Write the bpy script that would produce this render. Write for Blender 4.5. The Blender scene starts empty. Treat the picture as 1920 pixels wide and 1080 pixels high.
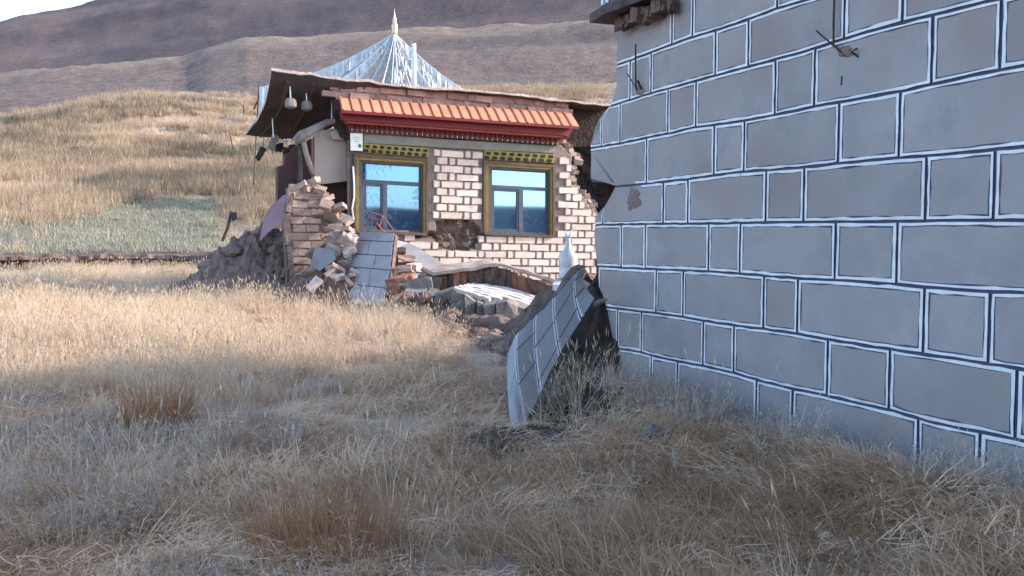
import bpy, bmesh, math, random
import numpy as np
from mathutils import Vector, Matrix, noise as mnoise

random.seed(7)
rng = np.random.default_rng(11)
S = bpy.context.scene
C = S.collection

# ------------------------------------------------------------------ camera, sky, sun, exposure
EYE = 1.5
FOC = 1663.0                      # focal length in pixels of the 1920 wide photograph
PITCH = math.atan(97.0 / FOC)
ANG = math.radians(23.0)          # both buildings stand on one grid, turned 23 degrees
cam = bpy.data.cameras.new('camera')
camo = bpy.data.objects.new('camera', cam)
C.objects.link(camo)
cam.sensor_width = 36.0
cam.lens = 36.0 * FOC / 1920.0
cam.clip_start = 0.05
cam.clip_end = 5000
camo.location = (0, 0, EYE)
camo.rotation_euler = (math.pi / 2 - PITCH, 0, 0)
S.camera = camo

E = Vector((math.cos(ANG), math.sin(ANG), 0))      # along the facade, to the right
D = Vector((-math.sin(ANG), math.cos(ANG), 0))     # away from the camera, along the grey wall
SUN_EL = math.radians(25)
h = (E * 0.974 - D * 0.225).normalized()
TOSUN = Vector((h.x * math.cos(SUN_EL), h.y * math.cos(SUN_EL), math.sin(SUN_EL)))
sun = bpy.data.lights.new('sun', 'SUN')
sun.energy = 1.85
sun.angle = math.radians(0.6)
sun.color = (1.0, 0.87, 0.78)
suno = bpy.data.objects.new('sun', sun)
suno.location = (20, 0, 30)
suno.rotation_euler = (-TOSUN).to_track_quat('-Z', 'Y').to_euler()
C.objects.link(suno)

wd = bpy.data.worlds.new('World')
S.world = wd
wd.use_nodes = True
nt = wd.node_tree
nt.nodes.clear()
sky = nt.nodes.new('ShaderNodeTexSky')
sky.sky_type = 'NISHITA'
sky.sun_disc = False
sky.sun_elevation = SUN_EL
sky.sun_rotation = math.atan2(h.x, h.y)
sky.altitude = 800
sky.air_density = 1.0
sky.ozone_density = 1.1
sky.dust_density = 2.6
bg = nt.nodes.new('ShaderNodeBackground')
bg.inputs[1].default_value = 0.15
wo = nt.nodes.new('ShaderNodeOutputWorld')
nt.links.new(sky.outputs[0], bg.inputs[0])
nt.links.new(bg.outputs[0], wo.inputs[0])
S.view_settings.view_transform = 'Standard'
S.view_settings.look = 'None'
S.view_settings.gamma = 1
S.view_settings.use_curve_mapping = False
S.view_settings.exposure = 2.1

# ------------------------------------------------------------------ survey helpers
_cp, _sp = math.cos(PITCH), math.sin(PITCH)
CAMP = Vector((0, 0, EYE))


def ray(px, py):
    a, b = (px - 960) / FOC, (540 - py) / FOC
    return Vector((a, _cp + b * _sp, -_sp + b * _cp))


def at(px, py, Y):
    r = ray(px, py)
    return CAMP + r * (Y / r.y)


def on_plane(px, py, p0, n):
    r = ray(px, py)
    return CAMP + r * ((p0 - CAMP).dot(n) / r.dot(n))


FP0 = at(655, 443, 17.0)


def F(px, py, off=0.0):
    """point of the house facade (off = metres in front of it)"""
    return on_plane(px, py, FP0 - D * off, D)


WP0 = at(1165, 443, 9.4)


def Wuz(px, py):
    p = on_plane(px, py, WP0, E)
    return (p - WP0).dot(D), p.z


def Wp(u, z, off=0.0):
    q = WP0 + D * u - E * off
    return Vector((q.x, q.y, z))


# ------------------------------------------------------------------ noise in numpy
def vnoise(x, y, seed=0):
    x = np.asarray(x, float); y = np.asarray(y, float)
    xi = np.floor(x).astype(np.int64); yi = np.floor(y).astype(np.int64)
    fx, fy = x - xi, y - yi
    fx = fx * fx * (3 - 2 * fx); fy = fy * fy * (3 - 2 * fy)

    def hsh(i, j):
        n = (i * 374761393 + j * 668265263 + seed * 1442695041) & 0x7fffffff
        n = ((n ^ (n >> 13)) * 1274126177) & 0x7fffffff
        return ((n ^ (n >> 16)) & 0xffff) / 65535.0
    a = hsh(xi, yi); b = hsh(xi + 1, yi); c = hsh(xi, yi + 1); d = hsh(xi + 1, yi + 1)
    return (a + (b - a) * fx) * (1 - fy) + (c + (d - c) * fx) * fy


def fbm(x, y, seed=0, o=4):
    s, a, t = 0, 1.0, 0
    x = np.asarray(x, float); y = np.asarray(y, float)
    for k in range(o):
        s = s + a * vnoise(x * 2 ** k, y * 2 ** k, seed + k * 17); t += a; a *= .5
    return s / t


def sstep(a, b, x):
    t = np.clip((np.asarray(x, float) - a) / (b - a), 0, 1)
    return t * t * (3 - 2 * t)


# ------------------------------------------------------------------ terrain
C1X = [-3000, -900, 0, 167, 267, 350, 477, 700, 1200, 4000]
C1Y = [250, 240, 224, 197, 178, 175, 177, 172, 160, 150]
C2X = [-3000, 0, 133, 300, 353, 400, 467, 640, 900, 1160, 2500, 4500]
C2Y = [250, 147, 129, 115, 110, 92, 77, 66, 52, 40, -60, 100]
C3X = [-3000, -1000, 0, 133, 250, 500, 960, 2000, 4500]
C3Y = [320, 250, 50, 25, 2, -50, -150, -300, 0]


def gz(X, Y):
    X = np.asarray(X, float); Y = np.asarray(Y, float)
    r = np.hypot(X, Y)
    az = np.arctan2(X, Y)
    ac = np.clip(az, -math.radians(58), math.radians(58))
    px = 960 + FOC * np.tan(ac)
    k = r * np.cos(ac) / FOC

    def kz(R, y):
        return EYE + (443 - y) * R * np.cos(ac) / FOC
    left = 1 - sstep(395, 455, px)
    knots = [(0, 0 * r), (9, 0 * r), (17, .26 + 0 * r), (26, .5 + 0 * r), (30.0, .52 + 0 * r),
             (30.6, .62 + .33 * left), (36, 1.5 + .1 * left), (44, kz(44, 378)), (57, kz(57, 300)),
             (80, kz(80, np.interp(px, C1X, C1Y))), (98, kz(80, np.interp(px, C1X, C1Y)) - 1.0),
             (130, kz(190, np.interp(px, C2X, C2Y)) * .55), (190, kz(190, np.interp(px, C2X, C2Y))),
             (220, kz(190, np.interp(px, C2X, C2Y)) - 2), (300, kz(520, np.interp(px, C3X, C3Y)) * .42),
             (520, kz(520, np.interp(px, C3X, C3Y))), (700, kz(520, np.interp(px, C3X, C3Y)) + 5), (1500, 20 + 0 * r)]
    z = np.zeros_like(r)
    for (r0, z0), (r1, z1) in zip(knots[:-1], knots[1:]):
        m = (r >= r0) & (r < r1)
        t = (r - r0) / (r1 - r0)
        z = np.where(m, z0 + (z1 - z0) * t, z)
    back = np.interp(r, [0, 30, 150, 330, 352, 420, 1500], [0, .2, 1.0, 1.5, 15, 16, 10]) * (.85 + .3 * vnoise(az * 4, 0 * az, 3))  # unseen ridge behind the camera, steepened to reflect dark in the windows
    w = sstep(math.radians(42), math.radians(72), np.abs(az))
    z = z * (1 - w) + back * w
    # roughness
    z = z + (fbm(X * .9, Y * .9, 5, 3) - .5) * np.interp(r, [0, 5, 30, 60, 200, 600], [.12, .17, .22, .6, .8, 1.5]) * .8
    z = z + (fbm(X * .05, Y * .05, 9, 3) - .5) * np.interp(r, [0, 40, 80, 200, 600], [0, .3, 1.2, 3, 5])
    z = z + (fbm(X * .012, Y * .012, 19, 3) - .5) * np.interp(r, [0, 120, 250, 600], [0, 0, 4, 9])
    # a little bank of soil along the foot of the grey wall
    du = (X - WP0.x) * E.x + (Y - WP0.y) * E.y
    dd = (X - WP0.x) * D.x + (Y - WP0.y) * D.y
    z = z + (.10 * np.exp(-((du + .75) / .35) ** 2) - .17 * (1 - sstep(.25, .7, np.abs(du)))) * (1 - sstep(-.2, .6, dd))
    return z


def g1(X, Y):
    return float(gz(np.array([X]), np.array([Y]))[0])


# ------------------------------------------------------------------ mesh + object helpers
class MB:
    def __init__(s):
        s.v, s.f, s.m = [], [], []

    def add(s, vs, fs, mi=0):
        b = len(s.v)
        s.v += [tuple(v) for v in vs]
        for f in fs:
            s.f.append(tuple(i + b for i in f)); s.m.append(mi)
        return s

    def prism(s, pts, dv, mi=0):
        n = len(pts)
        dv = Vector(dv)
        a = [Vector(p) for p in pts]
        fs = [tuple(range(n)), tuple(range(2 * n - 1, n - 1, -1))]
        for i in range(n):
            j = (i + 1) % n
            fs.append((j, i, n + i, n + j))
        return s.add(a + [p + dv for p in a], fs, mi)

    def box(s, c, sx, sy, sz, ax=None, mi=0, jit=0):
        """box centred at c; ax = (x, y, z) axes"""
        ax = ax or (Vector((1, 0, 0)), Vector((0, 1, 0)), Vector((0, 0, 1)))
        c = Vector(c)
        vs = []
        for k in (-1, 1):
            for j in (-1, 1):
                for i in (-1, 1):
                    p = c + ax[0] * (i * sx / 2) + ax[1] * (j * sy / 2) + ax[2] * (k * sz / 2)
                    if jit:
                        p += Vector((random.uniform(-jit, jit), random.uniform(-jit, jit), random.uniform(-jit, jit)))
                    vs.append(p)
        return s.add(vs, [(0, 2, 3, 1), (4, 5, 7, 6), (0, 1, 5, 4), (2, 6, 7, 3), (0, 4, 6, 2), (1, 3, 7, 5)], mi)

    def tube(s, pts, rad, n=6, mi=0, caps=True):
        pts = [Vector(p) for p in pts]
        m = len(pts)
        if not hasattr(rad, '__len__'):
            rad = [rad] * m
        vs, fs = [], []
        for i, p in enumerate(pts):
            t = (pts[min(i + 1, m - 1)] - pts[max(i - 1, 0)]).normalized()
            a = Vector((0, 0, 1)) if abs(t.z) < .9 else Vector((1, 0, 0))
            x = t.cross(a).normalized(); y = t.cross(x)
            for k in range(n):
                w = 2 * math.pi * k / n
                vs.append(p + x * (math.cos(w) * rad[i]) + y * (math.sin(w) * rad[i]))
        for i in range(m - 1):
            for k in range(n):
                q = (k + 1) % n
                fs.append((i * n + k, i * n + q, (i + 1) * n + q, (i + 1) * n + k))
        if caps:
            fs.append(tuple(range(n))); fs.append(tuple(range(m * n - 1, (m - 1) * n - 1, -1)))
        return s.add(vs, fs, mi)

    def lathe(s, c, prof, n=16, mi=0):
        c = Vector(c)
        vs, fs = [], []
        for r, z in prof:
            for k in range(n):
                w = 2 * math.pi * k / n
                vs.append(c + Vector((math.cos(w) * r, math.sin(w) * r, z)))
        for i in range(len(prof) - 1):
            for k in range(n):
                q = (k + 1) % n
                fs.append((i * n + k, i * n + q, (i + 1) * n + q, (i + 1) * n + k))
        fs.append(tuple(reversed(range(n)))); fs.append(tuple(range((len(prof) - 1) * n, len(prof) * n)))
        return s.add(vs, fs, mi)

    def surf(s, fn, ni, nj, thick=None, mi=0):
        """grid surface fn(a, b) -> point, with thickness vector"""
        vs = [fn(i / ni, j / nj) for i in range(ni + 1) for j in range(nj + 1)]
        w = nj + 1
        fs = [(i * w + j, (i + 1) * w + j, (i + 1) * w + j + 1, i * w + j + 1) for i in range(ni) for j in range(nj)]
        if thick is None:
            return s.add(vs, fs, mi)
        n = len(vs)
        tv = [Vector(v) + (thick if isinstance(thick, Vector) else thick(v)) for v in vs]
        fs2 = [tuple(reversed([k + n for k in f])) for f in fs]
        edge = [i * w for i in range(ni + 1)]
        rim = []
        for i in range(ni):
            rim.append((i * w, i * w + n, (i + 1) * w + n, (i + 1) * w))
            a = i * w + nj; b = (i + 1) * w + nj
            rim.append((a, b, b + n, a + n))
        for j in range(nj):
            rim.append((j, j + 1, j + 1 + n, j + n))
            a = ni * w + j
            rim.append((a, a + n, a + 1 + n, a + 1))
        return s.add(vs + tv, fs + fs2 + rim, mi)


def mesh_of(name, mb, mats, smooth=False, origin=None):
    me = bpy.data.meshes.new(name)
    o = origin or Vector((0, 0, 0))
    me.from_pydata([(v[0] - o.x, v[1] - o.y, v[2] - o.z) for v in mb.v], [], mb.f)
    mats = mats if isinstance(mats, (list, tuple)) else [mats]
    for m in mats:
        me.materials.append(m)
    if len(mats) > 1:
        me.polygons.foreach_set('material_index', np.array(mb.m, dtype=np.int32))
    bm = bmesh.new(); bm.from_mesh(me)
    bmesh.ops.recalc_face_normals(bm, faces=bm.faces)
    bm.to_mesh(me); bm.free()
    if smooth:
        me.polygons.foreach_set('use_smooth', np.ones(len(me.polygons), dtype=bool))
    me.update()
    return me


def tag(o, label=None, cat=None, group=None, kind=None):
    if label: o['label'] = label
    if cat: o['category'] = cat
    if group: o['group'] = group
    if kind: o['kind'] = kind
    return o


def world_loc(o):
    p = Vector((0, 0, 0))
    while o is not None:
        p = p + o.location; o = o.parent
    return p


def obj(name, mb, mats, parent=None, smooth=False, label=None, loc=None):
    """link one mesh object; mb is in world space; parents are unrotated"""
    if parent is not None:
        org = world_loc(parent); o_loc = Vector((0, 0, 0))
        if loc is not None:
            o_loc = Vector(loc) - org; org = Vector(loc)
    else:
        org = Vector(loc) if loc is not None else Vector((0, 0, 0)); o_loc = org.copy()
    o = bpy.data.objects.new(name, mesh_of(name, mb, mats, smooth, org))
    C.objects.link(o)
    o.location = o_loc
    if parent is not None:
        o.parent = parent
    if label: o['label'] = label
    return o


def inst(name, me, parent, loc, rot=(0, 0, 0), scale=(1, 1, 1)):
    o = bpy.data.objects.new(name, me)
    C.objects.link(o)
    if parent is not None:
        o.parent = parent; o.location = Vector(loc) - world_loc(parent)
    else:
        o.location = loc
    o.rotation_euler = rot; o.scale = scale
    return o


def thing(name, label, cat, loc, group=None):
    o = bpy.data.objects.new(name, None)
    o.empty_display_size = .2
    C.objects.link(o)
    o.location = loc
    return tag(o, label, cat, group)


# ------------------------------------------------------------------ materials
def mat(name, c1, c2=None, scale=6.0, rough=.85, bump=.3, bscale=40.0, rand=.12, c3=None, c3t=(.6, .72), c3s=1.5,
        metal=0.0, spec=.25, stretch=None, detail=6.0, attr=None, translucent=0.0, bdist=.01):
    m = bpy.data.materials.new(name)
    m.use_nodes = True
    t = m.node_tree; N = t.nodes; L = t.links
    N.clear()
    out = N.new('ShaderNodeOutputMaterial')
    p = N.new('ShaderNodeBsdfPrincipled')
    p.inputs['Roughness'].default_value = rough
    p.inputs['Metallic'].default_value = metal
    p.inputs['Specular IOR Level'].default_value = spec
    geo = N.new('ShaderNodeNewGeometry')
    vec = geo.outputs['Position']
    if stretch:
        mp = N.new('ShaderNodeMapping'); mp.inputs['Scale'].default_value = stretch
        L.new(vec, mp.inputs[0]); vec = mp.outputs[0]
    c2 = c2 or tuple(x * .75 for x in c1)
    n1 = N.new('ShaderNodeTexNoise'); n1.inputs['Scale'].default_value = scale
    n1.inputs['Detail'].default_value = detail; n1.inputs['Roughness'].default_value = .62
    L.new(vec, n1.inputs['Vector'])
    rp = N.new('ShaderNodeValToRGB')
    rp.color_ramp.elements[0].position = .33; rp.color_ramp.elements[1].position = .68
    rp.color_ramp.elements[0].color = (*c2, 1); rp.color_ramp.elements[1].color = (*c1, 1)
    L.new(n1.outputs[0], rp.inputs[0])
    col = rp.outputs[0]
    if c3:
        n3 = N.new('ShaderNodeTexNoise'); n3.inputs['Scale'].default_value = c3s; n3.inputs['Detail'].default_value = 8
        L.new(vec, n3.inputs['Vector'])
        r3 = N.new('ShaderNodeMapRange'); r3.inputs[1].default_value = c3t[0]; r3.inputs[2].default_value = c3t[1]
        L.new(n3.outputs[0], r3.inputs[0])
        mx = N.new('ShaderNodeMix'); mx.data_type = 'RGBA'
        L.new(r3.outputs[0], mx.inputs[0]); L.new(col, mx.inputs[6]); mx.inputs[7].default_value = (*c3, 1)
        col = mx.outputs[2]
    if attr:
        av = N.new('ShaderNodeAttribute'); av.attribute_name = attr
        mx = N.new('ShaderNodeMix'); mx.data_type = 'RGBA'; mx.blend_type = 'MULTIPLY'
        mx.inputs[0].default_value = 1
        L.new(col, mx.inputs[6]); L.new(av.outputs['Color'], mx.inputs[7]); col = mx.outputs[2]
    if rand:
        oi = N.new('ShaderNodeObjectInfo')
        mr = N.new('ShaderNodeMapRange'); mr.inputs[3].default_value = 1 - rand; mr.inputs[4].default_value = 1 + rand
        L.new(oi.outputs['Random'], mr.inputs[0])
        hs = N.new('ShaderNodeHueSaturation')
        L.new(mr.outputs[0], hs.inputs['Value']); L.new(col, hs.inputs['Color'])
        col = hs.outputs[0]
    L.new(col, p.inputs['Base Color'])
    if bump:
        nb = N.new('ShaderNodeTexNoise'); nb.inputs['Scale'].default_value = bscale; nb.inputs['Detail'].default_value = 5
        L.new(vec, nb.inputs['Vector'])
        b = N.new('ShaderNodeBump'); b.inputs['Strength'].default_value = bump; b.inputs['Distance'].default_value = bdist
        L.new(nb.outputs[0], b.inputs['Height']); L.new(b.outputs[0], p.inputs['Normal'])
    sh = p.outputs[0]
    L.new(sh, out.inputs[0])
    return m


PLASTER = mat('grey_plaster', (.325, .30, .295), (.25, .236, .238), 2.6, .9, .5, 70, .06, c3=(.25, .205, .195), c3t=(.52, .74), c3s=1.3)
WHITE = mat('white_line_paint', (.70, .70, .715), (.56, .56, .58), 9, .7, .25, 70, .03, c3=(.34, .33, .34), c3t=(.66, .78), c3s=5)
JOINT = mat('dark_joint_paint', (.075, .083, .125), (.05, .055, .085), 14, .8, .3, 60, 0)
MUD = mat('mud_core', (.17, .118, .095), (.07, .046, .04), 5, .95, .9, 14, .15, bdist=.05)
DARKMUD_SHADE = mat('dark_mud_shade', (.05, .034, .03), (.02, .015, .013), 4, .95, .9, 12, .2, bdist=.05)  # dark mud and soil; shade of the open cavity is put into the colour
BRICK = mat('pale_brick_face', (.66, .55, .475), (.54, .44, .375), 9, .9, .5, 60, .14, c3=(.30, .22, .19), c3t=(.62, .8), c3s=3)
BRICKLINE = mat('brick_outline', (.12, .085, .075), (.06, .045, .04), 12, .9, .4, 60, 0)
TANBRICK = mat('tan_brick', (.37, .275, .225), (.25, .18, .15), 7, .95, .7, 40, .2)
CLOD = mat('adobe_clod', (.26, .185, .155), (.145, .105, .09), 5, .95, .9, 25, .25, bdist=.04)
PALECLOD = mat('pale_broken_brick', (.50, .39, .34), (.33, .25, .22), 8, .95, .7, 30, .22)
REDBRICK = mat('red_brown_brick', (.33, .14, .085), (.17, .085, .065), 11, .95, .7, 40, .3)
GREYADOBE = mat('grey_adobe', (.20, .18, .165), (.12, .105, .1), 6, .95, .8, 25, .2, bdist=.03)
LIMEWASH = mat('limewash', (.52, .48, .47), (.34, .31, .30), 5, .85, .6, 30, .12, stretch=(1, 1, 1))
MORTAR = mat('mortar', (.25, .20, .18), (.15, .12, .105), 12, .95, .5, 50, 0)
ORANGE = mat('orange_tile', (.64, .255, .145), (.52, .19, .105), 5, .55, .15, 60, .1, spec=.4)
REDP = mat('red_fascia', (.17, .009, .014), (.13, .008, .012), 4, .55, .1, 50, .04, spec=.35)
REDL = mat('pink_line', (.42, .10, .09), None, 6, .6, .1, 50, .04)
BAND = mat('maroon_band', (.13, .035, .035), (.07, .03, .03), 30, .7, .2, 50, .2)
DOT = mat('dot_paint', (.42, .30, .28), (.25, .2, .22), 30, .7, .1, 50, .3)
LINTEL = mat('grey_green_lintel', (.24, .235, .20), (.17, .17, .15), 3, .8, .3, 40, .06)
YELLOW = mat('olive_yellow', (.30, .25, .07), (.2, .165, .05), 9, .7, .2, 50, .1)
BLACK = mat('black_paint', (.018, .016, .016), (.012, .01, .01), 8, .7, .1, 50, .1)
BROWNFR = mat('brown_frame', (.13, .085, .06), (.085, .055, .042), 8, .7, .2, 50, .08)
OLIVEFR = mat('olive_frame', (.21, .17, .055), (.14, .11, .04), 8, .7, .2, 50, .08)
NAVYFR = mat('navy_metal_frame', (.055, .07, .10), (.04, .05, .07), 6, .45, .05, 50, .05, spec=.5)
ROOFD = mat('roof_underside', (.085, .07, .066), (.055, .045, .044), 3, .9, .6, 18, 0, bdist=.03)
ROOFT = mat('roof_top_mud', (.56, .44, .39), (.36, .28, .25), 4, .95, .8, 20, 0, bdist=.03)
PARA = mat('rough_parapet_brick', (.36, .225, .195), (.22, .13, .115), 7, .95, .7, 35, .22)
BEIGE = mat('beige_plaster', (.43, .35, .305), (.37, .295, .255), 1.6, .9, .3, 50, 0, c3=(.19, .15, .13), c3t=(.64, .7), c3s=2.0)
MAROON = mat('maroon_interior', (.12, .06, .055), (.06, .038, .04), 3, .9, .4, 20, .1)
WOOD = mat('weathered_wood', (.27, .235, .225), (.15, .125, .12), 8, .9, .6, 40, .2, stretch=(1, 1, .3))
DWOOD = mat('dark_wood', (.09, .07, .065), (.045, .036, .034), 8, .9, .5, 40, .2)
METALW = mat('pale_metal', (.70, .72, .76), (.55, .57, .62), 3, .35, .05, 30, .05, metal=.3, spec=.5)
PINKB = mat('purple_pink_board', (.34, .21, .235), (.28, .17, .195), 2.5, .7, .2, 40, .05)
GREYB = mat('grey_board', (.24, .235, .24), (.17, .16, .165), 4, .85, .4, 30, .1)
SLABP = mat('slab_plaster', (.315, .30, .305), (.255, .245, .25), 3, .9, .4, 70, .05)
RUST = mat('rusty_iron', (.065, .045, .035), (.03, .024, .022), 20, .8, .4, 60, 0)
CERAMIC = mat('white_glaze', (.44, .44, .46), (.38, .38, .40), 4, .25, .05, 30, .02, spec=.6)
SIGNW = mat('sign_white', (.74, .76, .72), (.66, .68, .64), 5, .4, 0, 30, 0)
SIGNG = mat('sign_green', (.05, .16, .07), None, 9, .5, 0, 30, 0)
REDMET = mat('dull_red_metal', (.27, .12, .105), (.2, .08, .07), 12, .6, .2, 50, .05)
FLAG = mat('white_flag_cloth', (.52, .575, .62), (.36, .42, .47), 4, .9, .2, 30, .18, stretch=(1, 1, 1))
FLAGL = mat('flag_hem', (.62, .64, .67), (.5, .52, .56), 4, .9, .1, 30, .05)
GOLD = mat('gilt_finial', (.72, .58, .36), (.6, .46, .3), 6, .4, .1, 30, .05, metal=.4)
BLUEGREY = mat('blue_grey_paint', (.12, .145, .18), (.09, .105, .13), 8, .8, .4, 40, .05)
STRAW = mat('dead_stem', (.35, .27, .17), None, 9, .9, 0, 30, .2)
STAIN = mat('damp_stain_plaster', (.21, .155, .145), (.15, .11, .105), 12, .95, .6, 40, 0)


def glass_mat(name, tint, dens):
    m = bpy.data.materials.new(name); m.use_nodes = True
    t = m.node_tree; N = t.nodes; L = t.links
    p = N['Principled BSDF']
    p.inputs['Metallic'].default_value = .9
    p.inputs['Roughness'].default_value = .03
    p.inputs['Base Color'].default_value = (*tint, 1)
    geo = N.new('ShaderNodeNewGeometry')
    n = N.new('ShaderNodeTexNoise'); n.inputs['Scale'].default_value = 15; n.inputs['Detail'].default_value = 7
    n.inputs['Distortion'].default_value = 1.2
    L.new(geo.outputs['Position'], n.inputs['Vector'])
    n2 = N.new('ShaderNodeTexNoise'); n2.inputs['Scale'].default_value = 1.6
    L.new(geo.outputs['Position'], n2.inputs['Vector'])
    ad = N.new('ShaderNodeMath'); ad.operation = 'MULTIPLY_ADD'; ad.inputs[1].default_value = .55
    L.new(n2.outputs[0], ad.inputs[0]); L.new(n.outputs[0], ad.inputs[2])
    mr = N.new('ShaderNodeMapRange'); mr.inputs[1].default_value = dens; mr.inputs[2].default_value = dens + .06; mr.inputs[4].default_value = .5
    L.new(ad.outputs[0], mr.inputs[0])
    d = N.new('ShaderNodeBsdfPrincipled'); d.inputs['Base Color'].default_value = (.09, .11, .15, 1)
    d.inputs['Roughness'].default_value = .6
    mx = N.new('ShaderNodeMixShader')
    L.new(mr.outputs[0], mx.inputs[0]); L.new(p.outputs[0], mx.inputs[1]); L.new(d.outputs[0], mx.inputs[2])  # dark speckles mixed into the tinted pane
    L.new(mx.outputs[0], N['Material Output'].inputs[0])
    return m


GLASSA = glass_mat('blue_glass_speckled', (.125, .25, .48), .83)
GLASSB = glass_mat('blue_glass_clear', (.20, .42, .70), .92)

# ------------------------------------------------------------------ ground and hills (one continuous terrain, two sheets)
GROUND = mat('field_soil', (1.0, 1.0, 1.0), (.68, .66, .66), 7, .97, .9, 30, 0, attr='tone', bdist=.03)
HILLM = mat('hillside', (1.12, 1.1, 1.06), (.62, .6, .62), .45, .97, .8, 1.6, 0, attr='tone', bdist=.3, detail=9)
azs = np.unique(np.round(np.concatenate([np.arange(-180, -48, 2.5), np.arange(-48, 48, .3), np.arange(48, 180, 2.5)]), 4))
azs = np.radians(np.append(azs, 180.0))
r_in = np.concatenate([[0.3, 1.0, 1.7], np.geomspace(2.2, 29, 100), np.linspace(29.2, 32, 12)])
r_out = np.concatenate([[32.0], np.geomspace(32.6, 1400, 150)])
r_out = np.unique(np.concatenate([r_out, [78, 80, 82, 84, 188, 190, 193, 515, 520, 530]]))


def mix(a, b, t):
    return a * (1 - t[:, None]) + np.array(b) * t[:, None]


def green_top(px):
    """far edge of the green strip: it widens towards the house"""
    return np.interp(px, [-600, 0, 150, 310, 430], [35, 37.5, 40, 45, 46.5])


def tone(X, Y):
    r = np.hypot(X, Y); az = np.arctan2(X, Y)
    px = 960 + FOC * np.tan(np.clip(az, -1, 1))
    n1 = fbm(X * .5, Y * .5, 31); n2 = fbm(X * .07, Y * .12, 41); n3 = fbm(X * 2.2, Y * 2.2, 51)
    c = np.tile(np.array([.42, .315, .245]), (len(X), 1))
    c = mix(c, (.29, .215, .17), sstep(.42, .62, n1))
    c = mix(c, (.48, .385, .30), sstep(.5, .72, n3) * .6)
    # bare dark soil by the toppled slab and along the wall
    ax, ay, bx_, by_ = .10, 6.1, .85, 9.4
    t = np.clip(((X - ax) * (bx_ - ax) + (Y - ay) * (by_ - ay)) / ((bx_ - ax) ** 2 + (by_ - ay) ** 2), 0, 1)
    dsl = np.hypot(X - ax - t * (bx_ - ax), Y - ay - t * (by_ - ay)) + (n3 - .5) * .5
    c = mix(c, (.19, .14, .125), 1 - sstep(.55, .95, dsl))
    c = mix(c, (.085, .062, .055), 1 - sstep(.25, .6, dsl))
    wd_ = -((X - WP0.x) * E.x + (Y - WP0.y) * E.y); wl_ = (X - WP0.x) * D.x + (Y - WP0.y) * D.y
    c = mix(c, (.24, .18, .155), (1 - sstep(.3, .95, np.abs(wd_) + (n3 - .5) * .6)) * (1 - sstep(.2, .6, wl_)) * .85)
    # mowed green strip behind the bank
    gm = sstep(31, 32.5, r) * (1 - sstep(-2, 2, r - green_top(px) + (n1 - .5) * 5)) * (1 - sstep(400, 440, px))
    c = mix(c, (.28, .275, .21), gm)
    bk = sstep(29.6, 30, r) * (1 - sstep(30.9, 31.4, r)) * (1 - sstep(420, 480, px))
    c = mix(c, (.14, .095, .08), bk)
    h1 = sstep(43, 50, r)
    c = mix(c, (.33, .25, .175), h1 * (1 - gm))
    c = mix(c, (.24, .19, .15), h1 * sstep(.5, .64, n2) * .8)
    h2 = sstep(84, 92, r)
    c2 = np.tile(np.array([.145, .11, .092]), (len(X), 1))
    c2 = mix(c2, (.095, .076, .07), sstep(.42, .62, fbm(X * .03, Y * .05, 61)))
    c2 = mix(c2, (.24, .185, .14), sstep(168, 186, r) * (1 - sstep(192, 200, r)) * .7)
    c = c * (1 - h2[:, None]) + c2 * h2[:, None]
    h3 = sstep(205, 240, r)
    c3 = np.tile(np.array([.115, .08, .076]), (len(X), 1))
    c3 = mix(c3, (.08, .06, .062), sstep(.42, .6, fbm(X * .011 + Y * .004, Y * .02, 71)))
    c3 = mix(c3, (.165, .118, .098), sstep(.56, .7, fbm(X * .018, Y * .03 + X * .01, 81)) * .7)
    c = c * (1 - h3[:, None]) + c3 * h3[:, None]
    c = mix(c, (.06, .05, .047), sstep(260, 320, r) * (Y < 0))  # unseen rear ridge coloured dark so its window reflection reads as shaded
    return c


def sheet(name, rs, matl):
    A, R = np.meshgrid(azs[:-1], rs)
    X = (R * np.sin(A)).ravel(); Y = (R * np.cos(A)).ravel()
    Z = gz(X, Y)
    na = len(azs) - 1
    nr = len(rs)
    i, j = np.meshgrid(np.arange(nr - 1), np.arange(na), indexing='ij')
    i = i.ravel(); j = j.ravel(); q = (j + 1) % na
    fs = np.stack([i * na + j, i * na + q, (i + 1) * na + q, (i + 1) * na + j], 1)
    me = bpy.data.meshes.new(name)
    vs = np.stack([X, Y, Z], 1)
    faces = [tuple(f) for f in fs.tolist()]
    if rs[0] < 1:
        vs = np.vstack([vs, [[0, 0, g1(0, 0.01)]]]); c = len(vs) - 1
        faces += [(int(a), c, int((a + 1) % na)) for a in range(na)]
    me.from_pydata(vs.tolist(), [], faces)
    me.materials.append(matl)
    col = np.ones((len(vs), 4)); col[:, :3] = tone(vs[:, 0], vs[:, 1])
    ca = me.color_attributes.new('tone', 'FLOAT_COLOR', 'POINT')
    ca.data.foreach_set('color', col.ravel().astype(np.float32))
    me.polygons.foreach_set('use_smooth', np.ones(len(me.polygons), dtype=bool))
    bm = bmesh.new(); bm.from_mesh(me); bmesh.ops.recalc_face_normals(bm, faces=bm.faces)
    if sum(f.normal.z for f in list(bm.faces)[:200]) < 0:
        bmesh.ops.reverse_faces(bm, faces=bm.faces)
    bm.to_mesh(me); bm.free()
    o = bpy.data.objects.new(name, me); C.objects.link(o)
    o['kind'] = 'structure'
    return o


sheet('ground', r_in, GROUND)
sheet('hills', r_out, HILLM)

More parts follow.
